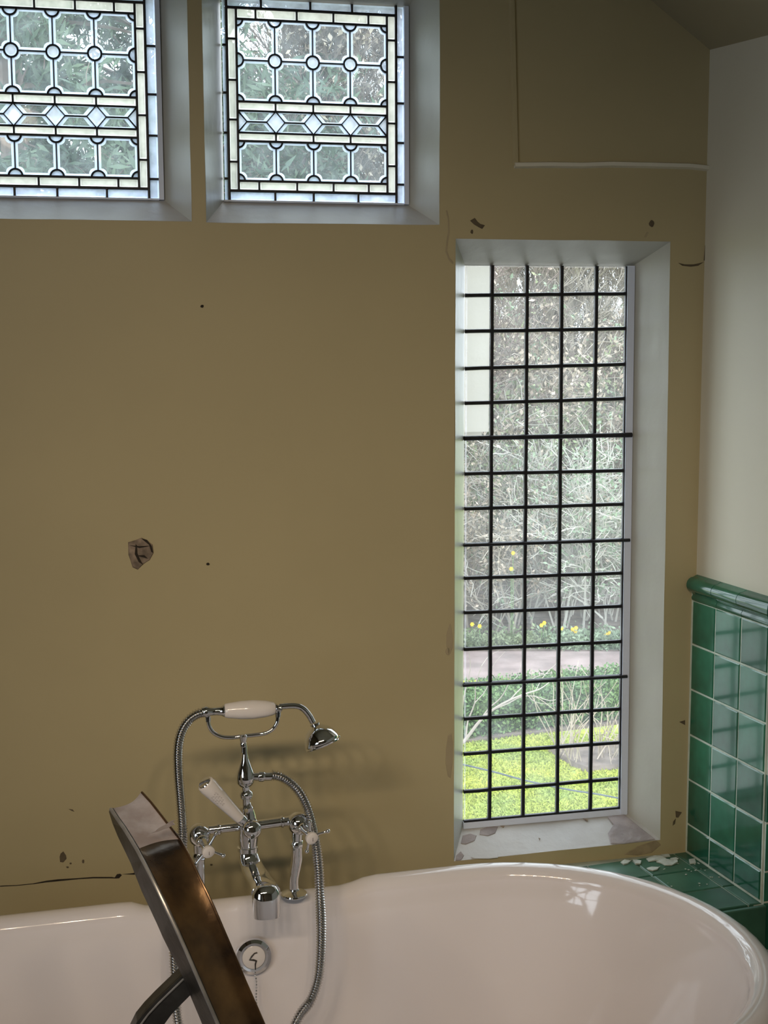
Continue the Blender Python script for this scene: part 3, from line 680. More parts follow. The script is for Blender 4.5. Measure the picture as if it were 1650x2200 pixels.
mb.add(vs, fs); tb = mb.build('tub_body', M['enamel'], BT, smooth=60)
for sx, sy in ((.05, .2), (.05, -.2), (-TL-.05, .2), (-TL-.05, -.2)):
    mb = MB(); c = tub2w(sx, sy, 0)
    mb.tube([c+Vector((0, 0, .13)), c+Vector((0, 0, .09)), c+Vector((0, 0, .05)), c+Vector((0, 0, .02)), c+Vector((0, 0, 0))], [.035, .03, .018, .026, .03], 12)
    mb.build('foot', M['chrome'], BT, smooth=True)
# overflow on the far inner wall
oc = onY(543, 2052, 2.318); no = Vector((0.03, -1, .09)).normalized()
mb = MB(); mb.lathe([(-.03, .012), (0, .014), (.002, .0325), (.006, .0335), (.011, .032), (.0135, .026), (.0125, .0215), (.0105, .021)], oc, no, 36)
ov = mb.build('overflow_ring', M['chrome'], BT, smooth=35)
mb = MB(); mb.lathe([(.009, .0212), (.0122, .0210), (.0130, .0195), (.0134, .004)], oc, no, 32); mb.build('overflow_face', M['ceramic'], BT, smooth=35)
mb = MB(); u_ = Vector((1, 0, 0)); v_ = no.cross(u_).normalized() * -1
v_ = v_ if v_.z > 0 else -v_
P_ = lambda a, b: oc + no*.0142 + u_*a + v_*b
mb.tube([P_(.006, .009), P_(.001, .008), P_(-.004, .003), P_(-.008, -.003), P_(-.001, -.004), P_(.004, -.006), P_(.002, -.012), P_(.002, -.022)], [.0013, .0012, .0015, .0016, .0018, .0018, .0012, .001], 8)
mb.build('overflow_hook', M['steel'], BT, smooth=True)
mb = MB(); top = P_(.001, -.028)
for i in range(60):
    z = top.z - i*.0052
    if z < .20: break
    mb.ball((top.x+.0012*math.sin(i*.5)+.006*(i/40), top.y+.0015+.0 - max(0, i*.0012), z), .0021, 8)
mb.build('plug_chain', M['chrome'], BT, smooth=True)

# ------------------------------------------------------------------ bath mixer
YT = 2.335
mxr = empty('bath_mixer', tuple(onY(632, 1920, YT)), label='chrome bath and shower mixer with white ceramic diverter lever on the bath rim', cat='tap')
T = lambda px, py, dy=0.0: onY(px, py, YT+dy)
S = .00083  # metres per pixel here
ch = M['chrome']
def lat(name, prof_px, P0, ax, mt=None, parent=None, seg=28): # profile in pixels
    mb = MB(); mb.lathe([(h*S, r*S) for h, r in prof_px], P0, ax, seg); return mb.build(name, mt or ch, parent or mxr, smooth=38)
# pillars: flange, cranked leg, nut, valve ball, neck, cross handle with china button
def pillar(fx, fy, off, nutx, nuty, bx, by):
    f = T(fx, fy)
    o = lat('flange', [(-2, 27), (0, 29), (3, 28), (7, 20), (10, 12), (13, 11)], f, (0, 0, 1))
    pts = spline([f+Zv*.006, T(fx-1, fy-30), T(fx+1, fy-46), T((fx+nutx)/2+1, fy-62), T(nutx, fy-78), T(nutx, nuty+6)], 5)
    r_ = [ (10+2.5*min(1, i/18))*S for i in range(len(pts))]
    mb = MB(); mb.tube(pts, r_, 20); mb.build('leg', ch, mxr, smooth=50)
    lat('union_nut', [(-8, 13), (-7, 14.5), (6, 14.5), (8, 13), (9, 10)], T(nutx, nuty), (0, 0, 1), seg=8)
    mb = MB(); mb.ball(T(bx, by), 25*S, 32, sq=1.02); mb.build('valve_body', ch, mxr, smooth=True)
pillar(632, 1921, 0, 638, 1812, 641, 1768)
pillar(428, 1946, 0, 428, 1838, 428, 1793)
for nx_, ny_, by_ in ((638, 1812, 1768), (428, 1838, 1793)):
    lat('valve_tail', [(0, 12), (10, 12.5), (30, 13.5), (34, 14)], T(nx_, ny_), (0, 0, 1))
mb = MB(); mb.tube([T(531, 1760), T(529, 1720), T(527, 1680)], [10*S, 8.5*S, 8*S], 18); mb.build('spindle', ch, mxr, smooth=50)
def cross(bx, by, hx, hy, angs, Ls):
    a = T(bx, by, -.012); b = T(hx, hy, -.062); ax = (b-a).normalized()
    lat('valve_neck', [(0, 10), (16, 11), (20, 14), (24, 14), (27, 10), (40, 8), (50, 8)], a, ax)
    hb = b - ax*.006
    h = lat('cross_handle', [(-6, 6), (-3, 11), (4, 13), (6, 12)], hb, ax)
    for an, L_ in zip(angs, Ls):
        d = (RT*math.cos(math.radians(an)) + UP*math.sin(math.radians(an))); d = (d - ax*d.dot(ax)*.6).normalized()
        mb = MB(); p0 = hb + d*.006
        mb.tube([p0, hb+d*(L_*.55*S), hb+d*(L_*.92*S)], [.0036, .0021, .0026], 10); mb.ball(hb+d*(L_*S), .0040, 12)
        mb.build('handle_spoke', ch, h, smooth=True)
    lat('china_button', [(-2, 12.5), (3, 13.8), (7, 13.5), (9, 11), (10, 5)], b-ax*.002, ax, M['ceramic'], h)
    mb = MB(); q = b+ax*(.0063)
    mb.box(-.0006, .0006, -.0006, .0006, -.0035, .0035); o = mb.build('tap_letter', M['print'], h); o.location = q; o.rotation_euler = (0, 0, 0)
cross(644, 1770, 669, 1800, (95, 8, 140, 262), (33, 40, 30, 34))
cross(428, 1796, 447, 1829, (62, -27, 132, 232), (40, 38, 26, 40))
# crossbar
mb = MB(); mb.tube([T(440, 1784, .005), T(500, 1777, .005), T(530, 1774, .005)], [9.5*S]*3, 22); mb.build('crossbar', ch, mxr, smooth=50)
mb = MB(); mb.tube([T(540, 1774, .005), T(600, 1766, .005), T(625, 1763, .005)], [10.5*S]*3, 22); mb.build('crossbar', ch, mxr, smooth=50)
for q in ((470, 1781), (606, 1765)):
    mb = MB(); mb.lathe([(-4*S, 11*S), (-2*S, 13*S), (2*S, 13*S), (4*S, 11*S)], T(*q, .005), T(625, 1763)-T(440, 1784), 24); mb.build('crossbar_collar', ch, mxr, smooth=35)
# centre body
mb = MB(); mb.tube([T(532, 1735), T(532, 1752), T(534, 1775), T(533, 1800), T(533, 1822)], [13*S, 18*S, 23*S, 23*S, 20*S], 26); mb.build('mixer_body', ch, mxr, smooth=50)
a = T(540, 1780, -.012)
lat('diverter_hub', [(0, 18), (12, 20), (20, 20), (26, 17), (30, 10), (31, 4)], a, (T(545, 1786, -.05)-a))
# ceramic lever
a = T(517, 1760, -.035); b = T(441, 1683, -.055); ax = (b-a).normalized(); Lv = (b-a).length/S
lv = lat('diverter_lever', [(-8, 12), (0, 12.5), (4, 12)], a, ax)
lat('lever_grip', [(2, 11.5), (10, 12.2), (Lv*.45, 15.5), (Lv*.8, 19), (Lv*.93, 20), (Lv-1, 18.5), (Lv+2, 15)], a, ax, M['ceramic'], lv)
lat('lever_cap', [(Lv+1, 15.5), (Lv+4, 13.5), (Lv+5, 6)], a, ax, ch, lv)
# faded lettering on the lever: small printed strokes following the grip
side = ax.cross(fwd).normalized(); front = side.cross(ax).normalized(); front = front if front.dot(fwd) < 0 else -front
def lp(h, s):   # s sideways in pixels
    r_ = 12.2+(h-10)/(Lv*.9-10)*7.8; an = s/r_; return a+ax*h*S + (side*math.sin(an)+front*math.cos(an))*(r_+.25)*S
rnd = random.Random(4)
for row, (s0, n0) in enumerate(((-7, 5), (-2.5, 6), (2, 6), (7, 4))):
    for i in range(n0):
        h = Lv*.80 - i*6.3 - row*1.5; s = s0
        mb = MB()
        pts = [(h, s-1.2), (h+3.2, s-.4), (h+.6, s+1.2)] if (i+row) % 2 else [(h, s-1.2), (h, s+1.0), (h+3, s+1.0)]
        mb.tube([lp(*q) for q in pts], .00022, 4); mb.build('print_mark', M['print'], lv)
# neck above the body
lat('upper_nut', [(-17, 12), (-14, 15.5), (2, 15.5), (4, 13), (8, 9), (13, 8)], T(531, 1735), (0, 0, 1), seg=8)
lat('neck_bead', [(-11, 8), (-8, 13), (0, 15), (6, 13), (10, 8), (12, 6)], T(529, 1706), (0, 0, 1))
lat('diverter_bulb', [(-14, 7), (-10, 14), (-2, 20), (8, 21), (20, 19), (34, 13.5), (48, 8.5), (62, 6), (80, 5)], T(527, 1678), (0, 0, 1))
lat('hose_outlet', [(0, 9), (16, 9), (17, 11), (20, 12), (27, 12), (30, 11), (31, 9.5), (46, 9.5)], T(538, 1668), T(600, 1667)-T(538, 1668))
# cradle
lat('cradle_stem', [(0, 5), (12, 5), (13, 7), (20, 7.5), (22, 6.5), (36, 10), (40, 6)], T(523, 1616), (0, 0, 1))
mb = MB(); mb.tube(spline([T(447, 1548), T(450, 1562), T(460, 1575), T(478, 1583), T(500, 1584), T(523, 1581), T(545, 1579), T(570, 1575), T(586, 1566), T(595, 1552), T(597, 1538)], 5), 4.6*S, 14)
for q in ((447, 1541), (597, 1531)): mb.tube([T(q[0], q[1]+9), T(q[0], q[1]-2)], [6*S, 6.5*S], 14)
mb.build('cradle_fork', ch, mxr, smooth=50)
# spout
def squash(mb, pts, wd, hd, seg=24):
    P = [Vector(p) for p in pts]; n_ = len(P); vs = []
    for i in range(n_):
        t = (P[min(i+1, n_-1)]-P[max(i-1, 0)]).normalized(); u = Vector((1, 0, 0)); u = (u-t*u.dot(t)).normalized(); v = t.cross(u)
        vs += [P[i]+u*math.copysign(abs(math.cos(2*PI*k/seg))**.8, math.cos(2*PI*k/seg))*wd[i]+v*math.copysign(abs(math.sin(2*PI*k/seg))**.8, math.sin(2*PI*k/seg))*hd[i] for k in range(seg)]
    mb.add(vs, [(i*seg+k, i*seg+(k+1) % seg, (i+1)*seg+(k+1) % seg, (i+1)*seg+k) for i in range(n_-1) for k in range(seg)]+[tuple(range(seg-1, -1, -1)), tuple((n_-1)*seg+k for k in range(seg))])
mb = MB(); pts = spline([T(533, 1815), T(534, 1840, -.004), T(543, 1866, -.02), T(556, 1888, -.055), T(566, 1904, -.095), T(571, 1916, -.12)], 5)
k = len(pts); wd = [(20+11*(i/k)**1.3)*S for i in range(k)]; hd = [(20-7*(i/k))*S for i in range(k)]
squash(mb, pts, wd, hd); sp = mb.build('spout', ch, mxr, smooth=60)
lat('spout_collar', [(-5, 21), (-4, 23.5), (4, 23.5), (5, 21)], T(533, 1822), (0, 0, 1))
mb = MB(); tp = T(571, 1908, -.125)
squash(mb, [tp+Vector((0, -.004, -.048)), tp+Vector((0, -.004, -.034)), tp+Vector((0, -.002, -.02)), tp+Vector((0, .0, -.008)), tp+Vector((0, .002, .002)), tp+Vector((0, .004, .007))],
       [x*S*.95 for x in (30, 31, 31, 30, 24, 10)], [x*S for x in (22, 23, 24, 24, 20, 8)], 28)
mb.build('spout_mouth', ch, mxr, smooth=50)

# ------------------------------------------------------------------ handset with hose
hs = empty('shower_handset', tuple(T(540, 1525)), label='telephone style shower handset with cream ceramic grip resting on its cradle', cat='shower handset')
a = T(484, 1527); b = T(591, 1522); ax = (b-a).normalized(); Lg = (b-a).length/S
lat('grip', [(-2, 13), (0, 15), (8, 16.5), (Lg*.3, 19.5), (Lg*.55, 20.5), (Lg*.8, 18), (Lg-3, 14), (Lg, 11)], a, ax, M['ceramic'], hs)
lat('grip_ferrule', [(0, 12), (5, 13), (8, 10), (20, 8.5), (32, 9), (37, 12), (42, 13), (46, 11), (50, 10)], a, -ax, ch, hs)
lat('grip_ferrule', [(0, 10), (3, 12), (6, 8), (9, 8.5), (12, 9.5), (15, 7)], b, ax, ch, hs)
mb = MB(); pts = spline([T(600, 1518), T(622, 1516), T(640, 1517), T(653, 1524), T(664, 1537), T(672, 1552)], 6); mb.tube(pts, 6.8*S, 18); mb.build('head_pipe', ch, hs, smooth=50)
hc = T(693, 1600); hn = T(676, 1555); axh = (hc-hn).normalized(); axh = (axh - Vector((0, .25, 0))).normalized()
lat('shower_head', [(-2, 8), (0, 12), (3, 10), (6, 14), (14, 26), (24, 34), (36, 38.5), (42, 39.5), (45, 38), (47, 39.5), (50, 38), (51, 30), (51, 6)], hn, axh, ch, hs, 40)
mb = MB(); u = axh.orthogonal().normalized(); v = axh.cross(u)
for an in range(0, 360, 30): mb.ball(hn+axh*51*S+(u*math.cos(math.radians(an))+v*math.sin(math.radians(an)))*20*S, .0016, 8)
mb.build('spray_nozzles', ch, hs, smooth=True)
mb = MB(); e = T(728, 1583); e0 = hn+axh*46*S; dr = (e-e0).normalized(); mb.ball(e0+dr*41*S, .0028, 10); mb.build('rim_screw', ch, hs, smooth=True)
# ribbed hose, one length from the diverter outlet round the tub and up to the handset
hp = [T(584, 1665), T(604, 1669), T(626, 1683), T(646, 1706, -.004), T(661, 1738, -.008), T(672, 1778, -.018), T(680, 1822, -.035), T(685, 1870, -.055), T(688, 1930, -.075), T(690, 1990, -.085), T(689, 2050, -.095), T(683, 2105, -.105), T(667, 2150, -.12), T(640, 2188, -.14)]
lowest = [Vector((.325, 2.18, .375)), Vector((.300, 2.15, .30)), Vector((.262, 2.12, .235)), Vector((.212, 2.12, .25)), Vector((.172, 2.15, .33))]
hq = [T(383, 2200, -.14), T(378, 2130, -.115), T(374, 2060, -.098), T(374, 2000, -.088), T(378, 1950, -.08), T(386, 1890, -.062), T(391, 1830, -.035), T(392, 1780, -.015), T(388, 1720, -.004), T(383, 1655), T(383, 1605), T(391, 1570), T(408, 1545), T(428, 1533), T(446, 1530)]
path = spline(hp+lowest+hq, 30)
# resample to even steps
acc = [0]
for i in range(1, len(path)): acc.append(acc[-1]+(path[i]-path[i-1]).length)
pit = .0046; sub = 4; N = int(acc[-1]/pit*sub); res = []; j = 0
for i in range(N+1):
    s = acc[-1]*i/N
    while j < len(acc)-2 and acc[j+1] < s: j += 1
    t = (s-acc[j])/max(1e-9, acc[j+1]-acc[j]); res.append(path[j].lerp(path[j+1], t))
rad = [.0088+(.0009, -.0002, -.0019, -.0002)[i % 4] for i in range(N+1)]
mb = MB(); mb.tube(res, rad, 14); mb.build('hose', M['hose'], hs, smooth=70)

# ------------------------------------------------------------------ bent metal stand in the foreground
YS = 1.45
ms = empty('metal_stand', (0.45, YS, 0), label='dark brown bent metal stand with a dished top coloured grey for reflected window light, in front of the bathtub', cat='stand')
U = lambda px, py, dy=0.0: onY(px, py, YS+dy)
Lp = [(240, 1737), (253, 1757), (268, 1778), (283, 1802), (296, 1824), (309, 1848), (322, 1873), (337, 1903), (352, 1934), (367, 1966), (383, 2000), (400, 2038), (418, 2080), (437, 2124), (458, 2172), (478, 2218)]
Rp = [(303, 1702), (323, 1724), (345, 1752), (365, 1778), (385, 1803), (400, 1830), (413, 1856), (427, 1886), (443, 1918), (458, 1950), (473, 1985), (488, 2020), (506, 2062), (526, 2110), (549, 2162), (575, 2222)]
def ext(P, k): d = P[-1]-P[-2]; return P+[P[-1]+d.normalized()*s for s in k]
topdy = [.17, .145, .12, .098, .078, .06, .045, .032, .022, .014, .008, .003]+[0]*4
LV = [U(*q, topdy[i]+.0) for i, q in enumerate(Lp)]; RV = [U(*q, topdy[i]+.028) for i, q in enumerate(Rp)]
# continue to the floor beyond the frame
for V_ in (LV, RV):
    d = (V_[-1]-V_[-4]).normalized(); kz = V_[-1].z/(-d.z)
    V_ += [V_[-1]+d*kz*.33, V_[-1]+d*kz*.66, V_[-1]+d*kz]
def dished(i0, i1, mt, name):
    mb = MB(); nv = 10; vs = []; tks = .0035
    for lay in (0, 1):
        for i in range(i0, i1):
            a, b = LV[i], RV[i]
            for k in range(nv+1):
                t = k/nv; q = a.lerp(b, t)
                dish = math.sin(PI*t)
                q = q + Vector((.002, .018, -.001))*dish*(.5) + Vector((0, tks*lay, -tks*lay*.3))
                if i == i0 and i0 == 0: q += (LV[1]-LV[0])*(.55*dish)
                vs.append(q)
    n1 = i1-i0; c = nv+1; o = n1*c; fs = []
    for i in range(n1-1):
        for k in range(nv):
            fs.append((i*c+k, i*c+k+1, (i+1)*c+k+1, (i+1)*c+k)); fs.append((o+i*c+k, o+(i+1)*c+k, o+(i+1)*c+k+1, o+i*c+k+1))
        fs.append((i*c, (i+1)*c, o+(i+1)*c, o+i*c)); fs.append((i*c+nv, o+i*c+nv, o+(i+1)*c+nv, (i+1)*c+nv))
    for k in range(nv): fs.append((k, o+k, o+k+1, k+1)); fs.append(((n1-1)*c+k, (n1-1)*c+k+1, o+(n1-1)*c+k+1, o+(n1-1)*c+k))
    mb.add(vs, fs); return mb.build(name, mt, ms, smooth=50)
dished(0, 5, M['sheen'], 'dished_top')['label'] = 'dished top end coloured grey for the window reflected in it'
dished(4, len(LV), M['bronze'], 'front_strap')['label'] = 'brown patinated strap'
# torn lip between grey-sheen top and brown strap
mb = MB(); k = 9; vs = []
tl = [(322, 1788), (332, 1784), (341, 1776), (352, 1770), (360, 1766), (366, 1761), (376, 1759), (371, 1764), (376, 1769), (368, 1772), (360, 1777), (352, 1779), (340, 1784)]
P3 = [U(x, y, .086+.02*(x-322)/66) - Vector((0, .004, 0)) for x, y in tl]; plate('torn_lip', M['sheen'], ms, P3, (0, -1, .3), .0015)
# side flange
Cp = [(237, 1742), (245, 1768), (256, 1795), (270, 1824), (284, 1853), (296, 1884), (308, 1914), (324, 1948), (340, 1982), (353, 2012), (368, 2042), (384, 2072), (398, 2102), (413, 2140), (432, 2185), (448, 2225)]
CV = [U(*q, topdy[i]+.045) for i, q in enumerate(Cp)]; d = (CV[-1]-CV[-4]).normalized(); kz = CV[-1].z/(-d.z); CV += [CV[-1]+d*kz*.33, CV[-1]+d*kz*.66, CV[-1]+d*kz]
mb = MB()
for i in range(len(LV)-1):
    a, b, c, d = LV[i], LV[i+1], CV[i+1], CV[i]; n_ = (b-a).cross(c-b).normalized()*.002
    mb.hexa([a-n_, b-n_, c-n_, d-n_, a+n_, b+n_, c+n_, d+n_])
mb.build('side_flange', M['steel'], ms)
mb = MB(); mb.tube([p+Vector((-.001, -.002, 0)) for p in LV], .0022, 8); mb.build('rolled_edge', M['edge'], ms, smooth=True)
mb = MB(); mb.tube([p+Vector((.001, -.001, 0)) for p in RV], .0016, 8); mb.build('rolled_edge', M['bronze'], ms, smooth=True)
# second strap leaving behind to the lower left
A1 = [(404, 2082), (385, 2100), (360, 2124), (335, 2148), (312, 2172), (294, 2194), (280, 2222)]
B1 = [(425, 2120), (405, 2140), (385, 2160), (368, 2178), (352, 2200), (342, 2225), (332, 2260)]
AV = [U(*q, .05+.006*i) for i, q in enumerate(A1)]; BV = [U(*q, .05+.006*i) for i, q in enumerate(B1)]
for V_ in (AV, BV):
    d = (V_[-1]-V_[-3]).normalized(); d = (d+Vector((0, 0, -.9))).normalized(); kz = V_[-1].z/(-d.z); V_ += [V_[-1]+d*kz*.4, V_[-1]+d*kz]
mb = MB()
for i in range(len(AV)-1):
    a, b, c, d = AV[i], AV[i+1], BV[i+1], BV[i]; n_ = Vector((0, .002, 0)); mb.hexa([a-n_, b-n_, c-n_, d-n_, a+n_, b+n_, c+n_, d+n_])
mb.build('rear_strap', M['steel'], ms)
mb = MB()
for i in range(len(AV)-1):
    a, b = AV[i], AV[i+1]; n_ = Vector((0, .022, 0)); m2 = Vector((.0025, 0, -.002)); mb.hexa([a, b, b+n_, a+n_, a+m2, b+m2, b+n_+m2, a+n_+m2])
mb.build('rear_flange', M['steel'], ms)
mb = MB(); mb.tube([a.lerp(b, .16)+Vector((0, -.003, 0)) for a, b in zip(AV, BV)], .0013, 6); mb.build('rear_rib', M['edge'], ms, smooth=True)
mb = MB(); mb.tube([AV[0]+Vector((.02, -.012, -.02)), AV[0]+Vector((.02, .012, -.02))], .005, 10); mb.build('pivot_rivet', M['steel'], ms, smooth=True)

# ------------------------------------------------------------------ spotlight bar above and behind the camera
cl = empty('ceiling_spotlight', (-.65, -.36, 3.0), label='ceiling spotlight bar above and behind the viewer, outside the photograph', cat='ceiling light')
mb = MB(); mb.box(-1.42, .52, -.39, -.33, 2.66, 2.68); mb.tube([(-1.1, -.36, 2.67), (-1.1, -.36, 3.0)], .008, 8); mb.tube([(-.2, -.36, 2.67), (-.2, -.36, 3.0)], .008, 8); mb.build('mounting_bar', M['bulb'], cl)
for k, (x, y, z, tx, ty, tz, pw) in enumerate(LAMPS):
    d = (Vector((tx, ty, tz))-Vector((x, y, z))).normalized(); P = Vector((x, y, z))
    mb = MB(); mb.lathe([(-.11, .02), (-.105, .03), (-.04, .032), (-.035, .030)], P, d, 20); mb.tube([P-d*.08, P-d*.08+Vector((0, 0, .06)), Vector((x, -.36, 2.665))], .006, 8); mb.build('spot_head', M['bulb'], cl, smooth=50)

# ================================================================== garden
GZ = -3.1
mb = MB(); mb.quad((-30, 2.9, GZ), (40, 2.9, GZ), (40, 60, GZ), (-30, 60, GZ)); tag(mb.build('lawn', M['lawn']), kind='structure', label='bright mossy lawn below the tall window')
def ground_strip(name, pa, pb, mt, lab, h=.02, extend=6):
    """a strip of ground between two measured edges, carried on to both sides"""
    a0, a1 = pa; b0, b1 = pb; da = (a1-a0).normalized(); db = (b1-b0).normalized()
    P = [a0-da*extend, a1+da*extend, b1+db*extend, b0-db*extend]; mb = MB(); mb.hexa([p.copy() for p in P]+[p+Zv*h for p in P]); return tag(mb.build(name, M[mt]), kind='structure', label=lab)
g = lambda x, y, z=GZ: onZ(x, y, z)
h0, h1 = g(1001, 1597), g(1333, 1556)
tdir = (h1-h0).normalized(); nrm = Vector((-tdir.y, tdir.x, 0)); nrm = nrm if nrm.y > 0 else -nrm
ground_strip('soil_strip', (h0, h1), (h0+nrm*.8, h1+nrm*.8), 'soil', 'bare soil strip under the clipped hedge', .03)
p0, p1 = g(1001, 1462), g(1335, 1448)
ground_strip('garden_path', (p0, p1), (g(1001, 1402), g(1335, 1402)), 'path', 'pinkish gravel path behind the clipped hedge', .02)
ground_strip('planting_bed', (g(1001, 1402), g(1335, 1402)), (g(1001, 1402)+nrm*14, g(1335, 1402)+nrm*14), 'soil', 'leafy bed behind the path', .04)
# small bed with dry stems in the lawn
bedpx = [(1175, 1612), (1200, 1606), (1260, 1600), (1345, 1600), (1400, 1615), (1400, 1655), (1335, 1652), (1290, 1655), (1262, 1660), (1235, 1650), (1205, 1632)]
P3 = [g(x, y, GZ+.01) for x, y in bedpx]; plate('flower_bed', M['soil'], None, P3, (0, 0, 1), .05); 
fbed = bpy.data.objects['flower_bed']; tag(fbed, kind='structure', label='bare soil bed cut in the lawn with dry stems')

def leaf_cloud(pts_fn, n, size, seed, aspect=.5, up=.3):
    r = random.Random(seed); vs = []; fs = []
    for i in range(n):
        c = pts_fn(r); s = size*r.uniform(.6, 1.35)
        d = Vector((r.gauss(0, 1), r.gauss(0, 1), r.gauss(0, 1)+up)).normalized(); e = d.cross(Vector((r.gauss(0, 1), r.gauss(0, 1), r.gauss(0, 1)))).normalized()*s*aspect
        d = d*s; k = len(vs); vs += [c-d*.5, c+e*.5, c+d*.5, c-e*.5]; fs.append((k, k+1, k+2, k+3))
    mb = MB(); mb.v = [tuple(v) for v in vs]; mb.f = fs; mb.mi = [0]*len(fs); return mb
def fast_tube(mb, a, b, ra, rb):
    t = (b-a); 
    if t.length < 1e-6: return
    u = t.orthogonal().normalized(); v = t.normalized().cross(u); vs = []
    for p, r_ in ((a, ra), (b, rb)):
        for k in range(3): an = 2*PI*k/3; vs.append(tuple(p+(u*math.cos(an)+v*math.sin(an))*r_))
    k = len(mb.v); mb.v += vs
    for i in range(3): j = (i+1) % 3; mb.f.append((k+i, k+j, k+3+j, k+3+i)); mb.mi.append(0)
def grow(mb, p, d, L_, r0, lev, r, droop=0.0, wig=.25, nseg=5, kids=4, spread=.8, tips=None, rmin=.0022):
    seg = L_/nseg; pts = [p]
    for i in range(nseg):
        d = (d+Vector((r.gauss(0, wig), r.gauss(0, wig), r.gauss(0, wig)-droop))).normalized(); q = p+d*seg
        ra = max(rmin, r0*(1-i/nseg*.55)); rb = max(rmin, r0*(1-(i+1)/nseg*.55)); fast_tube(mb, p, q, ra, rb); p = q; pts.append(p)
        if lev > 0 and i > 0:
            for k in range(kids if i < nseg-1 else kids+1):
                if r.random() < .75:
                    e = (d+Vector((r.gauss(0, spread), r.gauss(0, spread), r.gauss(0, spread*.8)+.15))).normalized()
                    grow(mb, p, e, L_*r.uniform(.35, .6), rb*.55, lev-1, r, droop, wig*1.1, max(3, nseg-1), kids, spread, tips, rmin)
    if tips is not None and lev <= 1: tips.extend(pts[1:])
def shrub(name, base, lab, h, width, stems, seed, mt='twig', lev=2, kids=2, leaves=0, leafmat='leafa', lsize=.05, group='bare shrubs behind the path', cat='shrub', lean=(0, 0), r0=.018, nseg=5, rmin=.0025):
    r = random.Random(seed); o = empty(name, tuple(base), label=lab, cat=cat, group=group); mb = MB(); tips = []
    for i in range(stems):
        b = base+Vector((r.uniform(-1, 1)*width*.25, r.uniform(-1, 1)*width*.2, 0))
        d = Vector((r.uniform(-.33, .33)+lean[0], r.uniform(-.3, .3)+lean[1], 1)).normalized()
        grow(mb, b, d, h*r.uniform(.75, 1.1), r0*r.uniform(.6, 1.2), lev, r, .03, .18, nseg, kids, .75, tips, rmin)
    mb.build('branches', M[mt], o, fix=False)['kind'] = 'stuff'
    if leaves:
        f = lambda q: tips[q.randrange(len(tips))]+Vector((q.gauss(0, .05), q.gauss(0, .05), q.gauss(0, .05)))
        leaf_cloud(f, leaves, lsize, seed+1).build('foliage', M[leafmat], o, fix=False)['kind'] = 'stuff'
    return o
def ang(px, Y): # world point on the ground seen at column px at distance Y
    d = ray(px, 1500); return Vector((d.x/d.y*Y, Y, GZ))
# clipped hedge
hd_ = empty('clipped_hedge', tuple((h0+h1)/2), label='low clipped green hedge along the lawn behind the glass', cat='hedge')
H_ = onY(1165, 1462, (h0+h1).y/2+.6).z-GZ
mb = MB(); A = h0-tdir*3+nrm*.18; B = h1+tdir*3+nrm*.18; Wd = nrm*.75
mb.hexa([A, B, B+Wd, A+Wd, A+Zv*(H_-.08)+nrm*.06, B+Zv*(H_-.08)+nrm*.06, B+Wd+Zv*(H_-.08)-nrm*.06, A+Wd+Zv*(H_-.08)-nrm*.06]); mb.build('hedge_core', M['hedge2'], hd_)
LL = (B-A).length
def hf(r):
    u = r.random()*LL; 
    if r.random() < .55: P = A+tdir*u+Zv*(r.random()*H_*.98+.02)+nrm*(r.gauss(-.02, .04))
    else: P = A+tdir*u+Zv*(H_+r.gauss(-.03, .035))+nrm*(r.random()*.75)
    return P+nrm*.05*noise.noise(P*3)
leaf_cloud(hf, 42000, .045, 3, .6).build('foliage', M['hedge'], hd_, fix=False)['kind'] = 'stuff'
# rough grass tufts in the lawn
def gf(r):
    P = g(r.uniform(930, 1420), r.uniform(1575, 1790)); return P+Zv*.01
leaf_cloud(gf, 26000, .055, 9, .3, up=.9).build('grass_tufts', M['grass'], None, fix=False)
tag(bpy.data.objects['grass_tufts'], 'short mossy grass growing across the lawn', 'grass', kind='stuff')
# dry stems in the bed
ds = shrub('dry_stems', g(1262, 1632), 'clump of pale dry upright stems in the small lawn bed', 1.15, 1.3, 36, 21, 'leafc', 0, 1, group='dry stems', cat='plant', r0=.008, nseg=6, rmin=.004)
shrub('dry_stems', g(1330, 1640), 'lower pale dry stems at the right of the lawn bed', .6, 1.1, 26, 22, 'leafc', 0, 1, group='dry stems', cat='plant', r0=.007, rmin=.004)
# ground cover behind path
def cover(lab, px0, px1, py, seed, mtn, n=4000):
    a, b = g(px0, py), g(px1, py); o = leaf_cloud(lambda r: a.lerp(b, r.random())+nrm*abs(r.gauss(.2, .35))+Zv*abs(r.gauss(.05, .10)), n, .07, seed, .5, .5).build('ground_cover', M[mtn], None, fix=False)
    tag(o, lab, 'ground cover', kind='stuff')
cover('blue green ground cover at the far side of the path, right panes', 1190, 1420, 1402, 31, 'leafb', 7000)
cover('sparse green ground cover at the far side of the path, left panes', 960, 1190, 1400, 32, 'leafa', 3500)
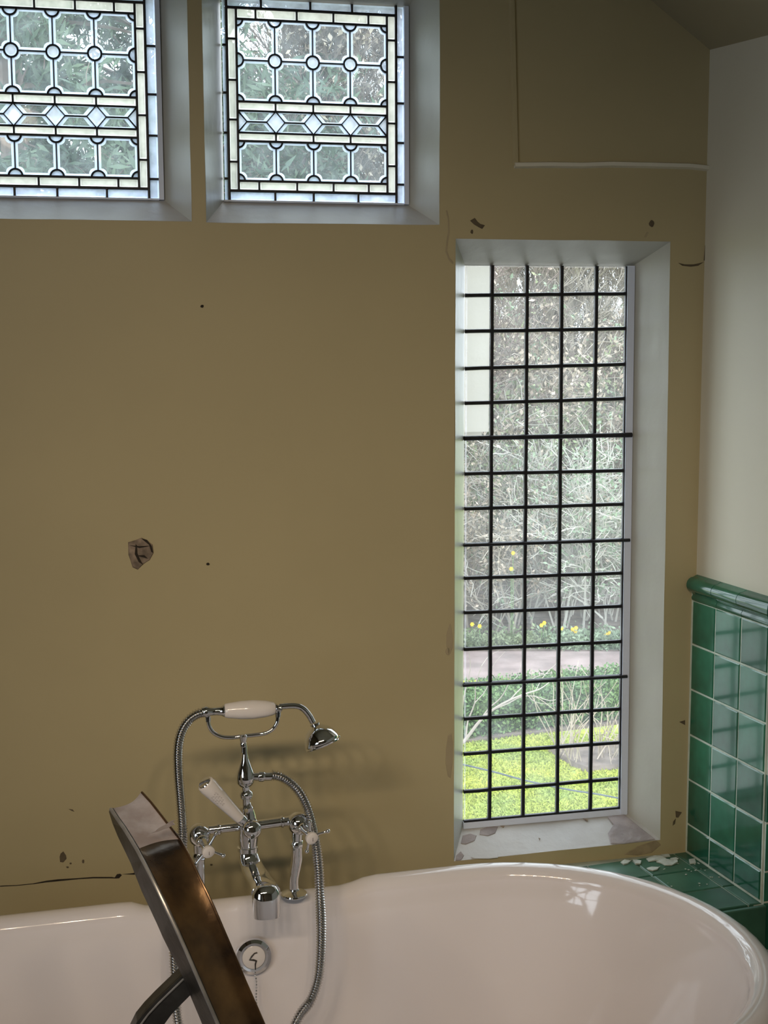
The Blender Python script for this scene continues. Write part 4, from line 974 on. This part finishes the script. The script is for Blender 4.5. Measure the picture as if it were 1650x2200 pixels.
# bank of undergrowth, then a backing hedge so the twigs read against planting
shr = [(985, 21.5, 3.4, 'twig', 2600, 'leafa', 'bare grey shrub with green leaves behind the path, far left panes'),
       (1075, 20.3, 3.0, 'twig', 1500, 'leafc', 'tangled bare shrub behind the path under the first pane columns'),
       (1150, 21.2, 3.6, 'twigb', 900, 'leafc', 'pale tangled shrub behind the path in the middle panes'),
       (1225, 20.2, 3.0, 'twigb', 1200, 'leafb', 'dense pale arching shrub behind the path, right of the middle'),
       (1305, 20.8, 3.4, 'twigb', 2200, 'leafb', 'pale arching shrub behind the path at the right panes'),
       (1385, 21.5, 3.6, 'twig', 1600, 'leafa', 'bare grey shrub partly hidden by the right reveal'),
       (1030, 24.5, 4.6, 'twig', 3600, 'leafa', 'taller leafy shrub behind the tangled shrubs at left'),
       (1120, 25.5, 5.4, 'bark', 1200, 'leafc', 'tall brown twiggy shrub behind the pale shrubs'),
       (1200, 24.0, 4.8, 'twig', 2600, 'leafc', 'tall tan leaved shrub in the centre of the tall window'),
       (1280, 25.0, 5.2, 'twig', 2000, 'leafb', 'tall grey shrub behind the right hand panes'),
       (1370, 24.5, 5.0, 'bark', 1800, 'leafc', 'tall brown shrub behind the right reveal')]
for i, (px, Y, h, mt, nl, lm, lab) in enumerate(shr):
    shrub('bare_shrub', ang(px, Y), lab, h*.72, 2.4, 11, 100+i, mt, 2, 2, int(nl*1.8), lm, .075 if i < 6 else .11, r0=.024, nseg=6, rmin=.0062)
for i, (px, Y, h, lm, lab) in enumerate([(980, 29, 5.2, 'leafa', 'rounded green bush filling the back of the garden, left'), (1090, 30, 5.4, 'leafc', 'tan winter bush at the back of the garden'), (1190, 29.5, 5.0, 'leafa', 'greyish green bush at the back behind the middle panes'), (1290, 30, 5.5, 'leafc', 'tan winter bush at the back, right panes'), (1400, 29, 5.4, 'leafa', 'green bush at the back by the right reveal')]):
    b = ang(px, Y); o = empty('backing_bush', tuple(b), label=lab, cat='bush', group='bushes at the back of the garden')
    mb = MB(); nu, nv = 20, 12; vs = []
    def bf(u, v, s=1.0):
        th, ph = u*2*PI, v*PI*.5; rr_ = 1+.25*noise.noise(Vector((math.cos(th)*2+i, math.sin(th)*2, ph*2)))
        return b+Vector((math.cos(th)*math.cos(ph)*1.5*rr_*s, math.sin(th)*math.cos(ph)*1.4*rr_*s, math.sin(ph)*h*.84*rr_*s))
    for v in range(nv+1):
        for u in range(nu): vs.append(bf(u/nu, v/nv, .93))
    mb.add(vs, [(v*nu+u, v*nu+(u+1) % nu, (v+1)*nu+(u+1) % nu, (v+1)*nu+u) for v in range(nv) for u in range(nu)])
    mb.build('bush_core', M['bank'], o)
    leaf_cloud(lambda r: bf(r.random(), r.random()**1.2, r.uniform(.93, 1.06)), 4200, .30, 60+i, .5).build('foliage', M[lm], o, fix=False)['kind'] = 'stuff'
# pale branched sapling in front of the hedge, left
sap = empty('bare_sapling', tuple(ang(860, 11.0)), label='pale bare sapling whose branches cross the hedge at left', cat='tree')
B_ = lambda x, y, Y=11.0: onY(x, y, Y)
mb = MB(); b0 = ang(860, 11.0); mb.tube(spline([b0, B_(880, 1820), B_(930, 1690), B_(975, 1615), B_(1001, 1588), B_(1030, 1550), B_(1060, 1524), B_(1095, 1504), B_(1130, 1490), B_(1160, 1480), B_(1185, 1462)], 4), [.024-.021*i/40 for i in range(41)], 8)
for pl, r_ in (([(1030, 1550), (1050, 1522), (1075, 1500), (1092, 1470), (1100, 1440)], .011), ([(1060, 1524), (1090, 1512), (1120, 1497), (1150, 1496), (1180, 1505), (1205, 1500)], .009), ([(1095, 1504), (1120, 1478), (1150, 1455), (1185, 1445)], .008),
    ([(1130, 1490), (1150, 1508), (1185, 1512), (1230, 1498)], .006), ([(1001, 1588), (1005, 1550), (1020, 1510), (1022, 1470), (1035, 1430)], .012), ([(975, 1615), (990, 1560), (996, 1500), (1010, 1440), (1008, 1400)], .012), ([(1150, 1485), (1170, 1450), (1200, 1420), (1210, 1392)], .005), ([(1020, 1510), (1045, 1480), (1060, 1430), (1085, 1400)], .006), ([(1035, 1430), (1050, 1410), (1072, 1398)], .005), ([(1090, 1470), (1112, 1452), (1120, 1420)], .004)):
    q = spline([B_(x, y, 11.0+.15*math.sin(k)) for k, (x, y) in enumerate(pl)], 3); mb.tube(q, [.7*r_*(1-.7*i/len(q)) for i in range(len(q))], 6)
mb.build('branches', M['twig'], sap, smooth=True)
# daffodils
DAF = ['lower left flower of the daffodil pair at the middle panes, just above the path', 'upper right flower of the daffodil pair at the middle panes, just above the path', 'lone daffodil left of the daffodil trio above the path', 'left flower of the daffodil trio right of the middle panes', 'right flower of the daffodil trio right of the middle panes', 'upper of two daffodils high among the shrubs in the second pane column', 'lower of two daffodils high among the shrubs in the second pane column', 'leftmost daffodil, beside the left edge of the tall window', 'left of the two low daffodils in the last pane column', 'right of the two low daffodils in the last pane column', 'second daffodil from the left edge of the tall window', 'lowest flower of the daffodil trio right of the middle panes']
for i, (px, py) in enumerate([(1163, 1343), (1169, 1338), (1206, 1350), (1230, 1352), (1237, 1349), (1102, 1188), (1098, 1222), (1014, 1341), (1302, 1363), (1309, 1360), (1030, 1345), (1236, 1356)]):
    Y = onZ(px, 1398, GZ).y+.1 if py > 1300 else 19.6
    Y = min(Y, 19.45); P = onY(px, py, Y); o = empty('daffodil', (P.x, P.y, GZ+.04), label=DAF[i], cat='flower', group='daffodils')
    mb = MB(); mb.tube([(P.x, P.y, GZ+.02), (P.x+.01, P.y, (P.z+GZ)/2), tuple(P)], .004, 5); mb.build('stem', M['stem'], o)
    mb = MB()
    for k in range(6):
        a = k*PI/3; d = Vector((math.cos(a), -.3, math.sin(a)))*.038; e = Vector((-math.sin(a), 0, math.cos(a)))*.014
        mb.add([P, P+d*.6+e, P+d, P+d*.6-e], [(0, 1, 2, 3)])
    mb.lathe([(0, .008), (.02, .013), (.026, .018)], P, (0, -1, .1), 8); mb.build('flower', M['daff'], o)
# cable crossing below the window
mb = MB(); a, b = onY(1001, 1644, 6.0), onY(1335, 1716, 6.4); d = (b-a); P = [a-d*3, a-d*1.2, a, a.lerp(b, .35)-Zv*.012, a.lerp(b, .65)-Zv*.012, b, b+d*1.2, b+d*3]
mb.tube(spline(P, 5), .0048, 6); tag(mb.build('overhead_cable', M['cable'], smooth=True), 'thin dark cable crossing in front of the lawn', 'cable')
# jettied wing of the house, seen blurred in the top left panes of the tall window
jx = onY(1051, 750, 4.4); zb = onY(1020, 928, 4.4).z
wg = empty('house_wing', (jx.x-.35, 4.6, GZ), label='pale rendered corner of the house seen through the upper left panes', cat='building')
mb = MB(); mb.box(jx.x-.45, jx.x, 4.4, 4.9, zb, 1.98); mb.build('rendered_wall', M['render'], wg)
mb = MB(); mb.box(jx.x-.45, jx.x-.02, 4.42, 4.9, zb-.03, zb); mb.build('bressummer', M['render'], wg)
mb = MB(); mb.box(jx.x-.43, jx.x-.20, 4.5, 4.85, GZ, zb-.03); mb.build('lower_wall', M['render'], wg)
mb = MB(); mb.box(-14, 14, 2.9, 11.2, GZ, GZ+.03); mb.box(-14, 2.9, 11.2, 34, GZ, GZ+.03); tag(mb.build('terrace', M['terrace']), kind='structure', label='pale stone terrace below the house, extended unseen at left to grey the tile reflections')  # second slab added out of view so tiles reflect less lawn green
# evergreen with drooping sprays, behind the upper windows at left
def conifer(px, Y, h, wdt, lab, seed, n_l=26000, z_lo=2.2):
    b = ang(px, Y); r = random.Random(seed); o = empty('conifer', tuple(b), label=lab, cat='tree', group='trees beyond the windows')
    mb = MB(); mb.tube([b, b+Zv*h*.5+Vector((.1, 0, 0)), b+Zv*h], [.26, .18, .05], 10); mb.build('trunk', M['bark'], o)
    mb = MB(); tips = []
    for i in range(62):
        z = r.uniform(.30, .97)*h; L_ = wdt*(1-z/h*.55)*r.uniform(.6, 1.1); a = r.uniform(0, 2*PI)
        grow(mb, b+Zv*z, Vector((math.cos(a), math.sin(a), r.uniform(-.1, .25))), L_, .035, 2, r, .05, .12, 6, 1, .5, tips, .005)
    mb.build('branches', M['bark'], o, fix=False)['kind'] = 'stuff'
    f = lambda q: tips[q.randrange(len(tips))]+Vector((q.gauss(0, .10), q.gauss(0, .10), q.gauss(-.03, .06)))
    leaf_cloud(f, int(n_l*1.25), .21, seed+1, .20, -.3).build('foliage', M['needle'], o, fix=False)['kind'] = 'stuff'
conifer(60, 17, 12.5, 3.4, 'tall evergreen filling the left upper window', 201, 34000)
conifer(330, 19, 12.5, 3.3, 'tall evergreen right of the first, behind the right edge of the left window', 202, 30000)
conifer(560, 23, 9.2, 3.0, 'lower evergreen seen in the left panes of the nearer upper window', 203, 24000)
def bare_tree(px, Y, h, lab, seed, mt='bark', kids=2, leaves=0):
    b = ang(px, Y); r = random.Random(seed); o = empty('bare_tree', tuple(b), label=lab, cat='tree', group='trees beyond the windows')
    tr = [b, b+Zv*h*.3+Vector((.1, 0, 0)), b+Zv*h*.6, b+Zv*h*.95+Vector((-.1, .1, 0))]
    mb = MB(); mb.tube(tr, [.17, .13, .08, .02], 10); mb.build('trunk', M[mt], o)
    mb = MB(); tips = []; sp_ = spline(tr, 20)
    for i in range(56):
        q = sp_[int(len(sp_)*r.uniform(.22, .98))]; a = r.uniform(0, 2*PI)
        grow(mb, q, Vector((math.cos(a)*.55, math.sin(a)*.55, r.uniform(.5, 1.1))), r.uniform(1.2, 2.6), .026, 2, r, -.04, .12, 6, kids+1, .42, tips, .0065)
    mb.build('branches', M[mt], o, fix=False)['kind'] = 'stuff'
    if leaves:
        f = lambda q: tips[q.randrange(len(tips))]+Vector((q.gauss(0, .06), q.gauss(0, .06), q.gauss(0, .06)))
        leaf_cloud(f, leaves//2, .12, seed+1).build('foliage', M['leafc'], o, fix=False)['kind'] = 'stuff'
bare_tree(640, 22, 10.5, 'brown bare tree behind the middle of the nearer upper window', 301, leaves=9000)
bare_tree(745, 21, 10.5, 'brown bare tree behind the right panes of the nearer upper window', 302, leaves=9000)
bare_tree(850, 23, 11, 'brown bare tree at the right edge of the nearer upper window', 303, leaves=9000)
bare_tree(1090, 28, 9.0, 'bare tree above the shrubs in the tall window, left', 304, 'twig')
bare_tree(1210, 27, 9.0, 'bare tree above the shrubs in the middle of the tall window', 305, 'twig')
bare_tree(1330, 28, 9.0, 'bare tree above the shrubs in the tall window, right', 306, 'twig')
print('faces', sum(len(m_.polygons) for m_ in bpy.data.meshes))
